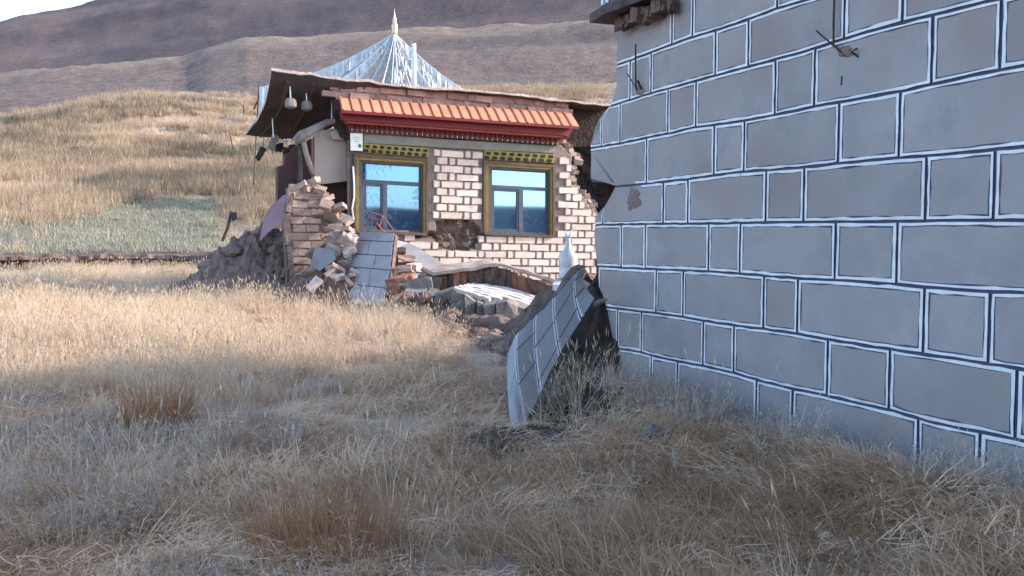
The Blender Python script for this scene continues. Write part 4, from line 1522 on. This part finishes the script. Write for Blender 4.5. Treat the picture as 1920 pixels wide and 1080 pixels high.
for (x, y, r, ml, Y) in ((885, 606, .16, DCL, 12.7), (912, 610, .2, DCL, 12.5), (938, 612, .2, DCL, 12.3), (960, 618, .17, DCL, 12.2), (985, 612, .16, DCL, 12.3), (900, 626, .12, DCL, 12.0),
                         (925, 632, .13, CL, 11.8), (950, 634, .14, CL, 11.7), (870, 600, .12, DCL, 13), (850, 590, .13, DCL, 13.1), (842, 600, .12, CL, 12.9), (970, 600, .13, CL, 12.7),
                         (915, 655, .12, CL, 11.2), (938, 668, .15, DCL, 10.9), (935, 650, .13, DCL, 11.2), (945, 690, .13, DCL, 10.0), (925, 640, .16, CL, 11.5), (900, 645, .12, CL, 11.6), (948, 655, .14, CL, 10.9)):
    stone(random.choice(ml), 'clod', at(x, y, Y), r, 'brown earth clod lying in front of the fallen limewashed wall', 'clod', 'clods before the fallen wall', random.uniform(1, 1.5))
for (x, y, r, ml, Y) in ((752, 528, .24, RBK, 15.2), (772, 538, .17, TBK, 15.0), (742, 545, .14, RBK, 14.9), (792, 540, .21, GBK, 14.7), (806, 532, .20, GBK, 14.8), (782, 555, .18, GBK, 14.5), (815, 560, .17, GBK, 14.3), (760, 505, .14, TBK, 15.5), (776, 500, .13, PBK, 15.6),
                         (758, 488, .16, TBK, 16.0), (750, 470, .12, TBK, 16.3), (795, 560, .15, DCL, 14.2), (765, 560, .14, DCL, 14.3), (832, 566, .15, DCL, 13.9)):
    stone(random.choice(ml), 'rubble_block', at(x, y, Y), r, 'rough adobe block tumbled between the leaning slab and the fallen wall', 'block', 'adobe blocks beside the leaning slab', random.uniform(.9, 1.3),
          (random.uniform(-.3, .3), random.uniform(-.3, .3), random.uniform(-.5, .5)))

# white urn with two prongs, standing on broken masonry
up_ = at(1065, 519, 10.4)
mb = MB()
sc_ = 10.4 / FOC
urn = thing('white_urn', 'white glazed urn with a narrow neck and two thin prongs beside the grey wall', 'urn', up_)
mb.lathe(up_, [(19 * sc_, 0), (19 * sc_, 4 * sc_), (16 * sc_, 8 * sc_), (17 * sc_, 20 * sc_), (18.5 * sc_, 36 * sc_), (16 * sc_, 43 * sc_), (9 * sc_, 50 * sc_), (6.5 * sc_, 57 * sc_), (5 * sc_, 64 * sc_), (4.5 * sc_, 72 * sc_)], 18)
obj('vessel', mb, CERAMIC, urn, smooth=True)
for sx in (-1, 1):
    mb = MB(); b0 = up_ + Z3 * 70 * sc_
    mb.tube([b0 + Vector((sx * 2 * sc_, 0, -4 * sc_)), b0 + Vector((sx * 3.2 * sc_, 0, 7 * sc_)), b0 + Vector((sx * 6 * sc_, .01, (18 if sx > 0 else 13) * sc_))], [3.2 * sc_, 2.4 * sc_, .9 * sc_], 7)
    obj('prong', mb, CERAMIC, urn, smooth=True)
mb = MB(); mb.prism([up_ + Vector((17 * sc_, -.02, 30 * sc_)), up_ + Vector((24 * sc_, 0, 34 * sc_)), up_ + Vector((21 * sc_, 0, 12 * sc_)), up_ + Vector((16 * sc_, -.02, 8 * sc_))], Vector((0, .03, 0)))
obj('handle', mb, CERAMIC, urn)
mb = MB()
mb.prism([at(1036, 533, 10.1), at(1062, 536, 9.95), at(1092, 526, 10.2), at(1086, 517, 10.6), at(1046, 518, 10.6)], Vector((0, 0, -.07)))
mb2 = obj('urn_base', mb, LIMEWASH, loc=at(1060, 530, 10.2))
tag(mb2, 'broken pale stone plate under the white urn', 'stone')
pu = at(1066, 545, 10.7)
tag(mound('masonry_heap', pu.x + .1, pu.y + .3, 1.0, .8, up_.z - g1(pu.x, pu.y) - .02, MUD, 6.6, 'brown broken masonry heap that carries the white urn'), None)

# dark earth under and behind the toppled slab
pe = at(1112, 640, 9.9)
mound('soil_heap', pe.x + .12, pe.y + .25, .75, 1.0, 1.05, DARKMUD_SHADE, 9.1, 'very dark soil heap in the gap between toppled slab and grey wall')
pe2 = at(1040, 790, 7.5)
mound('soil_heap', pe2.x + .22, pe2.y + .3, .45, .7, .05, DARKMUD_SHADE, 12.1, 'low patch of loose dark soil below the toppled slab')
for k in range(40):
    x, Y = random.uniform(1000, 1125), random.uniform(6.9, 9.0)
    X = (x - 960) / FOC * Y
    stone(random.choice(DCL), 'clod', Vector((X, Y, g1(X, Y) + .02)), random.uniform(.02, .06), 'small dark clod on the bare soil below the toppled slab', 'clod', 'clods below the toppled slab', 1.2)
stone(random.choice(PBK), 'broken_brick', at(1098, 533, 9.6), .05, 'small pale stone wedged in the dark gap above the toppled slab', 'stone', None)
mb = MB(); mb.tube([at(1112, 572, 9.25), at(1124, 566, 9.4), at(1136, 562, 9.5)], [.02, .026, .02], 6)
tag(obj('stick', mb, WOOD, loc=at(1120, 568, 9.3)), 'short pale stick across the dark gap beside the grey wall', 'stick')
# stones at the foot of the grey wall
for (x, Y, r, ml, lab) in ((1492, 6.9, .10, RBK, 'reddish brown stone in the weeds at the foot of the grey wall'),
                           (1842, 5.2, .08, RBK, 'red broken brick nearest the right edge at the foot of the grey wall'),
                           (1345, 7.6, .05, PBK, 'small pale stone in the weeds left of the reddish stone'),
                           (1232, 6.3, .08, GBK, 'flat grey stone lying in the brown grass'),):
    X = (x - 960) / FOC * Y
    stone(random.choice(ml), 'field_stone', Vector((X, Y, g1(X, Y) + r * .5)), r, lab, 'stone', None, 1.3)

# ------------------------------------------------------------------ prayer flag tent behind the house
TY = 46.0
ap = at(740, 62, TY)
tent = thing('prayer_flag_tent', 'cone of white prayer flag strings round a gilt topped mast behind the house', 'prayer flags', (ap.x, ap.y, g1(ap.x, ap.y)))
mb = MB(); mb.tube([Vector((ap.x, ap.y, g1(ap.x, ap.y) - .3)), ap], [.12, .09], 10)
obj('mast', mb, METALW, tent)
pxm = TY / FOC
mb = MB(); mb.lathe(ap, [(4 * pxm, -3 * pxm), (5.5 * pxm, 0), (4.5 * pxm, 5 * pxm), (6 * pxm, 9 * pxm), (5 * pxm, 16 * pxm), (3.4 * pxm, 19 * pxm), (4 * pxm, 22 * pxm), (2.4 * pxm, 29 * pxm), (.9 * pxm, 34 * pxm), (.5 * pxm, 44 * pxm)], 12)
obj('finial', mb, GOLD, tent, smooth=True)
ends = [(486, 164, -1.5), (520, 178, 2.5), (560, 192, -3.5), (610, 200, 4.5), (655, 205, -5), (698, 205, -6), (716, 205, 5), (730, 205, -6), (752, 205, -6), (768, 205, 5.5), (790, 205, -5.5), (815, 205, 5), (850, 204, -4), (880, 203, 4), (920, 194, 1.5)]
for k, (x, y, dy) in enumerate(ends):
    e = at(x, y, TY + dy)
    st_ = MB(); fl = MB()
    dirv = (e - ap)
    Ln = dirv.length
    side = dirv.cross(Z3).normalized()
    N_ = 58
    pts = []
    for i in range(N_ + 1):
        t = i / N_
        pts.append(ap.lerp(e, t) - Z3 * (.55 * math.sin(math.pi * t) * (.4 + .6 * random.random() if i in (0,) else .7)))
    mb = MB(); mb.tube(pts, .02, 5, 1)
    for i in range(1, N_):
        p, q = pts[i], pts[i + 1] if i < N_ else pts[i]
        d_ = (q - p)
        hh = .25 + 1.15 * (i / N_) * random.uniform(.85, 1.1)
        sw = side * random.uniform(-.12, .12)
        a = p; b = p + d_ * .95
        dn = Z3 * -hh + sw
        mb.add([a, b, b + dn * .5 + side * random.uniform(-.05, .05), b + dn, a + dn * random.uniform(.92, 1.05), a + dn * .5 + side * random.uniform(-.05, .05)], [(0, 1, 2, 5), (5, 2, 3, 4)], 0)
    # lower hem line
    mb.tube([pts[i] - Z3 * (.22 + .95 * i / N_) for i in range(2, N_, 4)], .014, 4, 1)
    mb.tube([pts[i] - Z3 * (.12 + .5 * i / N_) for i in range(2, N_, 4)], .012, 4, 1)
    obj('flag_string', mb, [FLAG, FLAGL], tent)
    if k in (0, len(ends) - 1):
        g_ = Vector((e.x - .4, e.y, g1(e.x, e.y) - .2))
        mb = MB(); mb.tube([g_, e + Z3 * .3], .03, 6)
        if k == 0: mb.tube([at(476, 205, TY), at(497, 158, TY)], .045, 5)
        obj('stay_pole', mb, DWOOD, tent)

# thin posts on the slope
for (x0, y0, x1, y1, Y, lab) in ((457, 197, 456, 240, 68, 'thin dark upright post on the grassy slope left of the torn roof'),
                                 (432, 256, 440, 300, 57, 'thin dark slanting stick in the golden grass left of the house')):
    b, a = at(x0, y0, Y), at(x1, y1, Y)
    a = Vector((a.x, a.y, min(a.z, g1(a.x, a.y)) - .1))
    mb = MB(); mb.tube([a, a.lerp(b, .5) + Vector((.03, 0, 0)), b], .045, 6)
    tag(obj('thin_post', mb, DWOOD, loc=a), lab, 'post', 'thin posts on the slope')
ps = at(432, 415, 29.5)
mb = MB(); mb.tube([at(417, 452, 29.5), at(428, 425, 29.5), at(434, 396, 29.6)], [.05, .06, .05], 6)
mb.box(at(440, 406, 29.5), .18, .16, .26, jit=.05)
tag(obj('broken_post', mb, DWOOD, loc=ps), 'dark broken leaning post at the right end of the green strip', 'post')

# ------------------------------------------------------------------ grass
def leaf_mat(name, cols, trans=.25, rough=.8):
    m = bpy.data.materials.new(name); m.use_nodes = True
    t = m.node_tree; N = t.nodes; L = t.links
    p = N['Principled BSDF']; p.inputs['Roughness'].default_value = rough; p.inputs['Specular IOR Level'].default_value = .15
    a1 = N.new('ShaderNodeAttribute'); a1.attribute_name = 'hue'
    a2 = N.new('ShaderNodeAttribute'); a2.attribute_name = 'tint'; a2.attribute_type = 'INSTANCER'
    ad = N.new('ShaderNodeMath'); ad.operation = 'MULTIPLY_ADD'; ad.inputs[1].default_value = .5
    L.new(a1.outputs['Fac'], ad.inputs[0])
    m2 = N.new('ShaderNodeMath'); m2.operation = 'MULTIPLY'; m2.inputs[1].default_value = .5
    L.new(a2.outputs['Fac'], m2.inputs[0]); L.new(m2.outputs[0], ad.inputs[2])
    r = N.new('ShaderNodeValToRGB')
    el = r.color_ramp.elements
    el[0].position = 0; el[0].color = (*cols[0], 1)
    el[1].position = 1; el[1].color = (*cols[-1], 1)
    for i, c in enumerate(cols[1:-1]):
        e = el.new((i + 1) / (len(cols) - 1)); e.color = (*c, 1)
    L.new(ad.outputs[0], r.inputs[0]); L.new(r.outputs[0], p.inputs['Base Color'])
    tr = N.new('ShaderNodeBsdfTranslucent'); L.new(r.outputs[0], tr.inputs[0])
    mx = N.new('ShaderNodeMixShader'); mx.inputs[0].default_value = trans
    L.new(p.outputs[0], mx.inputs[1]); L.new(tr.outputs[0], mx.inputs[2])
    L.new(mx.outputs[0], N['Material Output'].inputs[0])
    return m


G_STRAW = leaf_mat('dry_straw_grass', [(.39, .285, .19), (.58, .455, .325), (.74, .615, .475)])
G_BROWN = leaf_mat('brown_grass', [(.27, .155, .085), (.43, .275, .16), (.57, .41, .265)])
G_MAT = leaf_mat('matted_grass', [(.45, .30, .195), (.66, .465, .31), (.82, .63, .44)])
G_WEED = leaf_mat('grey_green_weed', [(.29, .235, .19), (.43, .355, .295), (.58, .49, .42)])
G_HILL = leaf_mat('hill_grass', [(.25, .18, .125), (.41, .31, .215), (.60, .475, .345)])
G_GREEN = leaf_mat('green_short_grass', [(.20, .20, .155), (.31, .305, .24), (.44, .415, .335)])
G_SHRUB = leaf_mat('slope_scrub', [(.13, .105, .08), (.21, .175, .13), (.30, .25, .19)])


def tuft(name, m, n, hmin, hmax, spread, lean, w, seed, seg=3, droop=.5, flat=False, heads=0.0, leafy=False, comb=0.0):
    r = np.random.default_rng(seed)
    vs, fs, hue = [], [], []
    for k in range(n):
        a = r.uniform(0, 2 * np.pi); rad = spread * np.sqrt(r.uniform(0, 1))
        bx, by = rad * np.cos(a), rad * np.sin(a)
        da = a + r.normal(0, .9) if not comb else r.normal(0, .75)
        hgt = r.uniform(hmin, hmax)
        ln = abs(r.normal(0, lean)) + .05 + comb
        dx, dy = np.cos(da), np.sin(da)
        wv = w * r.uniform(.6, 1.3)
        tw = da + np.pi / 2 + r.normal(0, .6)
        sx, sy = np.cos(tw) * wv, np.sin(tw) * wv
        b = len(vs)
        hv = r.uniform(0, 1)
        for i in range(seg + 1):
            t = i / seg
            th = ln * (1 + droop * t * 1.5)
            th = min(th, 1.75)
            x = bx + dx * hgt * t * np.sin(th); y = by + dy * hgt * t * np.sin(th); z = hgt * t * np.cos(th) if not flat else hgt * t * max(np.cos(th), .05) + .02
            x += r.normal(0, .012) * t; y += r.normal(0, .012) * t
            k_ = (1 - t * .85)
            if i < seg:
                vs += [(x - sx * k_, y - sy * k_, z - .02 * (i == 0)), (x + sx * k_, y + sy * k_, z - .02 * (i == 0))]; hue += [hv, hv]
            else:
                vs.append((x, y, z)); hue.append(hv)
        for i in range(seg - 1):
            fs.append((b + 2 * i, b + 2 * i + 1, b + 2 * i + 3, b + 2 * i + 2))
        fs.append((b + 2 * seg - 2, b + 2 * seg - 1, b + 2 * seg))
        if heads and r.uniform() < heads:      # seed head
            p = np.array(vs[-1]); q = np.array(vs[-2])
            dirv = p - q; dirv = dirv / (np.linalg.norm(dirv) + 1e-6)
            L_ = hgt * .16; b = len(vs); ww = wv * 2.2
            vs += [tuple(p - dirv * L_ * .2), tuple(p + dirv * L_ * .35 + np.array([ww, 0, 0])), tuple(p + dirv * L_), tuple(p + dirv * L_ * .35 - np.array([ww, 0, 0])),
                   tuple(p + dirv * L_ * .35 + np.array([0, ww, 0])), tuple(p + dirv * L_ * .35 - np.array([0, ww, 0]))]
            hue += [hv] * 6
            fs += [(b, b + 1, b + 2, b + 3), (b, b + 4, b + 2, b + 5)]
        if leafy:
            for q in range(4):
                t = r.uniform(.25, 1); th = ln * (1 + droop * t * 1.5)
                x = bx + dx * hgt * t * np.sin(th); y = by + dy * hgt * t * np.sin(th); z = hgt * t * np.cos(th)
                la = r.uniform(0, 6.28); ll = r.uniform(.012, .028); lz = r.uniform(-.01, .03)
                b = len(vs); c, s = np.cos(la), np.sin(la)
                vs += [(x, y, z), (x + c * ll * .5 - s * ll * .13, y + s * ll * .5 + c * ll * .13, z + lz * .6), (x + c * ll, y + s * ll, z + lz), (x + c * ll * .5 + s * ll * .13, y + s * ll * .5 - c * ll * .13, z + lz * .6)]
                hue += [min(1, hv + .15)] * 4
                fs.append((b, b + 1, b + 2, b + 3))
    me = bpy.data.meshes.new(name)
    me.from_pydata([tuple(map(float, v)) for v in vs], [], fs)
    me.materials.append(m)
    at_ = me.attributes.new('hue', 'FLOAT', 'POINT'); at_.data.foreach_set('value', np.array(hue, np.float32))
    o = bpy.data.objects.new(name, me)
    return o


def field(name, protos, pts, rots, scl, idx, tint, parent=None):
    """one stuff object: points that carry tufts by geometry nodes"""
    col = bpy.data.collections.new(name + '_tufts')
    for i, p in enumerate(protos):
        p.name = 'tuft_%02d' % i if False else p.name
        p['kind'] = 'stuff'
        col.objects.link(p)
    names = sorted(p.name for p in protos)
    me = bpy.data.meshes.new(name)
    me.from_pydata(pts.tolist(), [], [])
    a = me.attributes.new('rot', 'FLOAT_VECTOR', 'POINT'); a.data.foreach_set('vector', rots.astype(np.float32).ravel())
    a = me.attributes.new('scl', 'FLOAT', 'POINT'); a.data.foreach_set('value', scl.astype(np.float32))
    a = me.attributes.new('idx', 'INT', 'POINT'); a.data.foreach_set('value', idx.astype(np.int32))
    a = me.attributes.new('tint', 'FLOAT', 'POINT'); a.data.foreach_set('value', tint.astype(np.float32))
    o = bpy.data.objects.new(name, me); C.objects.link(o)
    g = bpy.data.node_groups.new(name, 'GeometryNodeTree')
    g.interface.new_socket('Geometry', in_out='INPUT', socket_type='NodeSocketGeometry')
    g.interface.new_socket('Geometry', in_out='OUTPUT', socket_type='NodeSocketGeometry')
    N = g.nodes; L = g.links
    gi = N.new('NodeGroupInput'); go = N.new('NodeGroupOutput')
    ci = N.new('GeometryNodeCollectionInfo'); ci.inputs['Collection'].default_value = col
    ci.inputs['Separate Children'].default_value = True; ci.inputs['Reset Children'].default_value = True
    ip = N.new('GeometryNodeInstanceOnPoints'); ip.inputs['Pick Instance'].default_value = True

    def na(nm, ty):
        q = N.new('GeometryNodeInputNamedAttribute'); q.data_type = ty; q.inputs['Name'].default_value = nm
        return q.outputs['Attribute']
    L.new(gi.outputs[0], ip.inputs['Points']); L.new(ci.outputs[0], ip.inputs['Instance'])
    L.new(na('idx', 'INT'), ip.inputs['Instance Index'])
    e2r = N.new('FunctionNodeEulerToRotation'); L.new(na('rot', 'FLOAT_VECTOR'), e2r.inputs[0])
    L.new(e2r.outputs[0], ip.inputs['Rotation'])
    L.new(na('scl', 'FLOAT'), ip.inputs['Scale'])
    L.new(ip.outputs[0], go.inputs[0])
    md = o.modifiers.new('tufts', 'NODES'); md.node_group = g
    o['kind'] = 'stuff'
    return o


def scatter(n, pxr, rr, keep, seed, bias=1.0):
    """random points in a wedge seen from the field's edge; keep(X, Y) -> probability"""
    r = np.random.default_rng(seed)
    px = r.uniform(pxr[0], pxr[1], n)
    R = np.sqrt(r.uniform(rr[0] ** 2, rr[1] ** 2, n)) if bias == 1.0 else rr[0] + (rr[1] - rr[0]) * r.uniform(0, 1, n) ** bias
    a = np.arctan((px - 960) / FOC)
    X, Y = R * np.sin(a), R * np.cos(a)
    k = r.uniform(0, 1, n) < keep(X, Y)
    X, Y = X[k], Y[k]
    Z = gz(X, Y)
    return np.stack([X, Y, Z], 1)


def wall_side(X, Y):
    """distance in front of the grey wall (negative = inside), and coordinate along it"""
    return -((X - WP0.x) * E.x + (Y - WP0.y) * E.y), (X - WP0.x) * D.x + (Y - WP0.y) * D.y


def house_mask(X, Y):
    u = (X - FP0.x) * E.x + (Y - FP0.y) * E.y; v = (X - FP0.x) * D.x + (Y - FP0.y) * D.y
    return 1 - ((u > -1.6) & (u < 7) & (v > -.35) & (v < 4.6)).astype(float)


def rubble_mask(X, Y):
    m = np.ones_like(X)
    for (c, rx, ry) in ((pc, 1.7, 1.2), (pc2, .9, .8), (pc3, 1.0, .7), (pcf, 1.6, 1.1), (pu, 1.0, 1.0), (pe, .8, .95)):
        m *= 1 - .97 * (np.hypot((X - c.x) / rx, (Y - c.y) / ry) < 1)
    q = at(1070, 720, 8.3)
    m *= 1 - .93 * (np.hypot((X - q.x) / .42, (Y - q.y) / 1.35) < 1)
    # the trodden ground round the toppled slab
    ax, ay, bx_, by_ = (965 - 960) / FOC * 5.9, 5.9, (1095 - 960) / FOC * 9.4, 9.4
    t = np.clip(((X - ax) * (bx_ - ax) + (Y - ay) * (by_ - ay)) / ((bx_ - ax) ** 2 + (by_ - ay) ** 2), 0, 1)
    dist = np.hypot(X - ax - t * (bx_ - ax), Y - ay - t * (by_ - ay))
    m = m * (1 - .85 * (1 - sstep(.22, .5, dist + .25 * (fbm(X * 3, Y * 3, 91) - .5))))
    px = 960 + FOC * X / np.maximum(Y, .1)
    m = m * (1 - .9 * sstep(835, 880, px) * (1 - sstep(1130, 1150, px)) * sstep(8.4, 9.6, Y) * (1 - sstep(17, 18, Y)))
    return m


def open_ground(X, Y):
    du, dd = wall_side(X, Y)
    w = ((du > .03) | (dd > .4)).astype(float)
    return w * house_mask(X, Y) * rubble_mask(X, Y)


def rs(n, seed, tilt=.15, smin=.7, smax=1.3):
    r = np.random.default_rng(seed)
    rot = np.stack([r.normal(0, tilt, n), r.normal(0, tilt, n), r.uniform(0, 6.28, n)], 1)
    return rot, r.uniform(smin, smax, n), r


protS = [tuft('straw_tuft_%s' % c, G_STRAW, 26, .12, .46, .12, .26, .0034, 100 + i, 3, .6, heads=.3) for i, c in enumerate('abcde')]
protM = [tuft('matted_tuft_%s' % c, G_MAT, 60, .08, .30, .18, .45, .0034, 200 + i, 3, .7, flat=True, comb=.75) for i, c in enumerate('abcde')]
protB = [tuft('brown_tuft_%s' % c, G_BROWN, 70, .10, .34, .15, .4, .0027, 300 + i, 3, .9, comb=.32) for i, c in enumerate('abcd')]
protW = [tuft('weed_tuft_%s' % c, G_WEED, 34, .06, .22, .13, 1.0, .0026, 400 + i, 3, .35, leafy=True) for i, c in enumerate('abcd')]
protT = [tuft('stalk_tuft_%s' % c, G_STRAW, 6, .45, .85, .07, .2, .0028, 500 + i, 4, .6, heads=.9) for i, c in enumerate('abc')]
protH = [tuft('hill_tuft_%s' % c, G_HILL, 60, .16, .6, .45, .4, .011, 600 + i, 2, .4) for i, c in enumerate('abcd')]
protG = [tuft('green_tuft_%s' % c, G_GREEN, 40, .06, .2, .4, .5, .014, 700 + i, 2, .4) for i, c in enumerate('abc')]
protU = [tuft('scrub_tuft_%s' % c, G_SHRUB, 60, .2, .6, .5, .7, .018, 800 + i, 2, .4) for i, c in enumerate('abc')]

# ---- field: pale straw, dense in the sunlit middle
def k_straw(X, Y):
    n = fbm(X * .8, Y * .8, 131); n2 = fbm(X * .25, Y * .25, 137)
    r = np.hypot(X, Y)
    far = sstep(7.5, 10.5, r)
    return open_ground(X, Y) * np.clip((sstep(.40, .62, n) * .8 + .2 * n2) * (.07 + .93 * far) * (1 - .6 * sstep(24, 29, r)), 0, 1)
P = scatter(34839, (-620, 1180), (3.0, 29.6), k_straw, 1, .8)
rot, sc, r_ = rs(len(P), 2)
qx = 960 + FOC * P[:, 0] / P[:, 1]
tall = sstep(540, 640, qx) * (1 - sstep(780, 840, qx)) * sstep(8.5, 10, P[:, 1])
sc *= 1 - .4 * sstep(800, 850, qx)
sc *= np.interp(np.hypot(P[:, 0], P[:, 1]), [3, 9, 20, 26, 30], [.6, .8, .95, .8, .5]) * (.55 + .8 * fbm(P[:, 0] * .6, P[:, 1] * .6, 139)) * (1 - .05 * tall)
field('dry_grass', protS, P, rot, sc, r_.integers(0, 5, len(P)), np.clip(.62 + .5 * (fbm(P[:, 0] * .5, P[:, 1] * .5, 77) - .35) + r_.normal(0, .1, len(P)), 0, 1))
# ---- matted low grass everywhere near
def k_mat(X, Y):
    n = fbm(X * 1.1, Y * 1.1, 231)
    return open_ground(X, Y) * (.12 + .88 * sstep(.38, .6, n))
P = scatter(23957, (-620, 1990), (2.6, 24), k_mat, 3, .85)
rot, sc, r_ = rs(len(P), 4, .25, .5, 1.35)
sc *= np.interp(P[:, 1], [3, 8, 24], [.85, 1, 1.1]) * (.6 + .8 * fbm(P[:, 0] * 1.5, P[:, 1] * 1.5, 239))
rot[:, 2] = 6.28 * 1.6 * fbm(P[:, 0] * .55, P[:, 1] * .55, 233, 2) + r_.normal(0, .5, len(P))
field('matted_grass', protM, P, rot, sc, r_.integers(0, 5, len(P)), np.clip(fbm(P[:, 0] * .7, P[:, 1] * .7, 87) + r_.normal(0, .12, len(P)), 0, 1))
# ---- brown tussocky grass
def k_brown(X, Y):
    n = fbm(X * .7 + 9, Y * .7, 331)
    du, dd = wall_side(X, Y)
    r = np.hypot(X, Y)
    lower = 1 - sstep(5.5, 9.5, r)
    return open_ground(X, Y) * sstep(.42, .62, n + .10 * lower) * (.28 + .72 * sstep(500, 1000, 960 + FOC * X / Y) * lower) * sstep(.2, .75, du)
P = scatter(9457, (-620, 1990), (2.6, 16), k_brown, 5, .85)
rot, sc, r_ = rs(len(P), 6)
sc *= .5 + 1.0 * fbm(P[:, 0] * 1.3, P[:, 1] * 1.3, 339)
rot[:, 2] = 6.28 * 1.5 * fbm(P[:, 0] * .6 + 7, P[:, 1] * .6, 333, 2) + r_.normal(0, .45, len(P))
field('brown_grass', protB, P, rot, sc, r_.integers(0, 4, len(P)), np.clip(fbm(P[:, 0] * .8, P[:, 1] * .8, 97) + r_.normal(0, .12, len(P)), 0, 1))
# ---- grey green weeds: strip along the wall and patches in the field
def k_weed(X, Y):
    du, dd = wall_side(X, Y)
    n = fbm(X * .9 + 3, Y * .9, 431)
    strip = np.exp(-((du - .28) / .42) ** 2) * (1 - sstep(-.4, .3, dd)) * (.12 + .88 * sstep(.36, .56, fbm(X * 1.9, Y * 1.9, 439)))
    left = (1 - sstep(300, 900, 960 + FOC * X / np.maximum(Y, .1))) * (1 - sstep(8, 11, np.hypot(X, Y)))
    return open_ground(X, Y) * np.clip(strip * .8 + .45 * sstep(.5, .62, n) * (.2 + .8 * left), 0, 1)
P = scatter(29945, (-620, 2100), (2.6, 16), k_weed, 7, .8)
rot, sc, r_ = rs(len(P), 8)
sc *= np.where(wall_side(P[:, 0], P[:, 1])[0] < .9,   .7 + 1.25 * fbm(P[:, 0] * 2.2, P[:, 1] * 2.2, 441), .85)
field('grey_weeds', protW, P, rot, sc, r_.integers(0, 4, len(P)), np.clip(fbm(P[:, 0], P[:, 1], 107) + r_.normal(0, .15, len(P)), 0, 1))
# ---- tall seed stalks
def k_stalk(X, Y):
    n = fbm(X * .6 + 5, Y * .6, 531)
    return open_ground(X, Y) * sstep(.42, .62, n) * .55
P = scatter(1146, (-620, 1990), (3.4, 16), k_stalk, 9, .8)
P2 = scatter(500, (560, 1110), (8.4, 15), lambda X, Y: .45 * open_ground(X, Y) * (1 - sstep(820, 850, 960 + FOC * X / Y)), 19)
P3 = scatter(90, (1010, 1150), (6.7, 8.6), lambda X, Y: .6 * (wall_side(X, Y)[0] > .15), 29)
P = np.vstack([P, P2, P3])
rot, sc, r_ = rs(len(P), 10, .2, .4, .8)
field('seed_stalks', protT, P, rot, sc, r_.integers(0, 3, len(P)), np.clip(r_.normal(.5, .22, len(P)), 0, 1))
# ---- slope behind
def k_hill(X, Y):
    px = 960 + FOC * X / Y; r = np.hypot(X, Y)
    n = fbm((X + Y * .9) * .13, (Y - X * .5) * .22, 631)
    green = (px < 425) & (r < green_top(px) - 3 + 6 * fbm(X * .5, Y * .5, 633))
    return np.where(green, .02, np.clip(sstep(.42, .62, n) * .95 + .06, 0, 1)) * house_mask(X, Y)
P = scatter(36400, (-620, 1130), (31, 80), k_hill, 11)
rot, sc, r_ = rs(len(P), 12, .15, .6, 1.25)
field('slope_grass', protH, P, rot, sc, r_.integers(0, 4, len(P)), np.clip(.25 + fbm(P[:, 0] * .16, P[:, 1] * .16, 117) * .7 + r_.normal(0, .12, len(P)), 0, 1))
def k_scrub(X, Y):
    px = 960 + FOC * X / Y; r = np.hypot(X, Y)
    n = fbm(X * .16 + 4, Y * .2, 641)
    return np.where((px < 425) & (r < green_top(px)), 0, sstep(.45, .6, n)) * house_mask(X, Y)
P = scatter(12600, (-620, 1130), (34, 77), k_scrub, 13)
rot, sc, r_ = rs(len(P), 14, .12, .6, 1.3)
field('slope_scrub', protU, P, rot, sc, r_.integers(0, 3, len(P)), np.clip(r_.normal(.45, .22, len(P)), 0, 1))
P = scatter(11085, (-620, 470), (31.0, 45), lambda X, Y: np.where((960 + FOC * X / Y < 430) & (np.hypot(X, Y) < green_top(960 + FOC * X / Y) + 2 * fbm(X, Y, 635)), .9, .12), 15)
rot, sc, r_ = rs(len(P), 16, .1, .6, 1.2)
field('green_strip_grass', protG, P, rot, sc, r_.integers(0, 3, len(P)), np.clip(fbm(P[:, 0] * .4, P[:, 1] * .4, 127) + r_.normal(0, .1, len(P)), 0, 1))

G_RUSSET = leaf_mat('russet_grass', [(.27, .14, .072), (.43, .245, .13), (.58, .38, .22)])
# ---- big tussocks that stand out one by one
for (px, Y, lab, n, hh, sp_) in ((288, 6.75, 'round russet grass tussock standing alone in the left foreground', 700, .52, .25),
                                 (600, 4.2, 'large russet grass tussock cut by the bottom edge of the photo', 900, .42, .36),
                                 (75, 9.6, 'russet grass tussock in the sunlit field at the far left', 260, .42, .3),
                                 (520, 9.1, 'flat russet tussock at the edge of the sunlight', 240, .28, .33)):
    X = (px - 960) / FOC * Y
    o = tuft('grass_tussock', G_RUSSET, n, hh * .5, hh, sp_, .32, .0028, int(px), 3, .6)
    C.objects.link(o)
    o.location = (X, Y, g1(X, Y) - .02)
    tag(o, lab, 'tussock', 'russet tussocks')

bpy.context.view_layer.update()
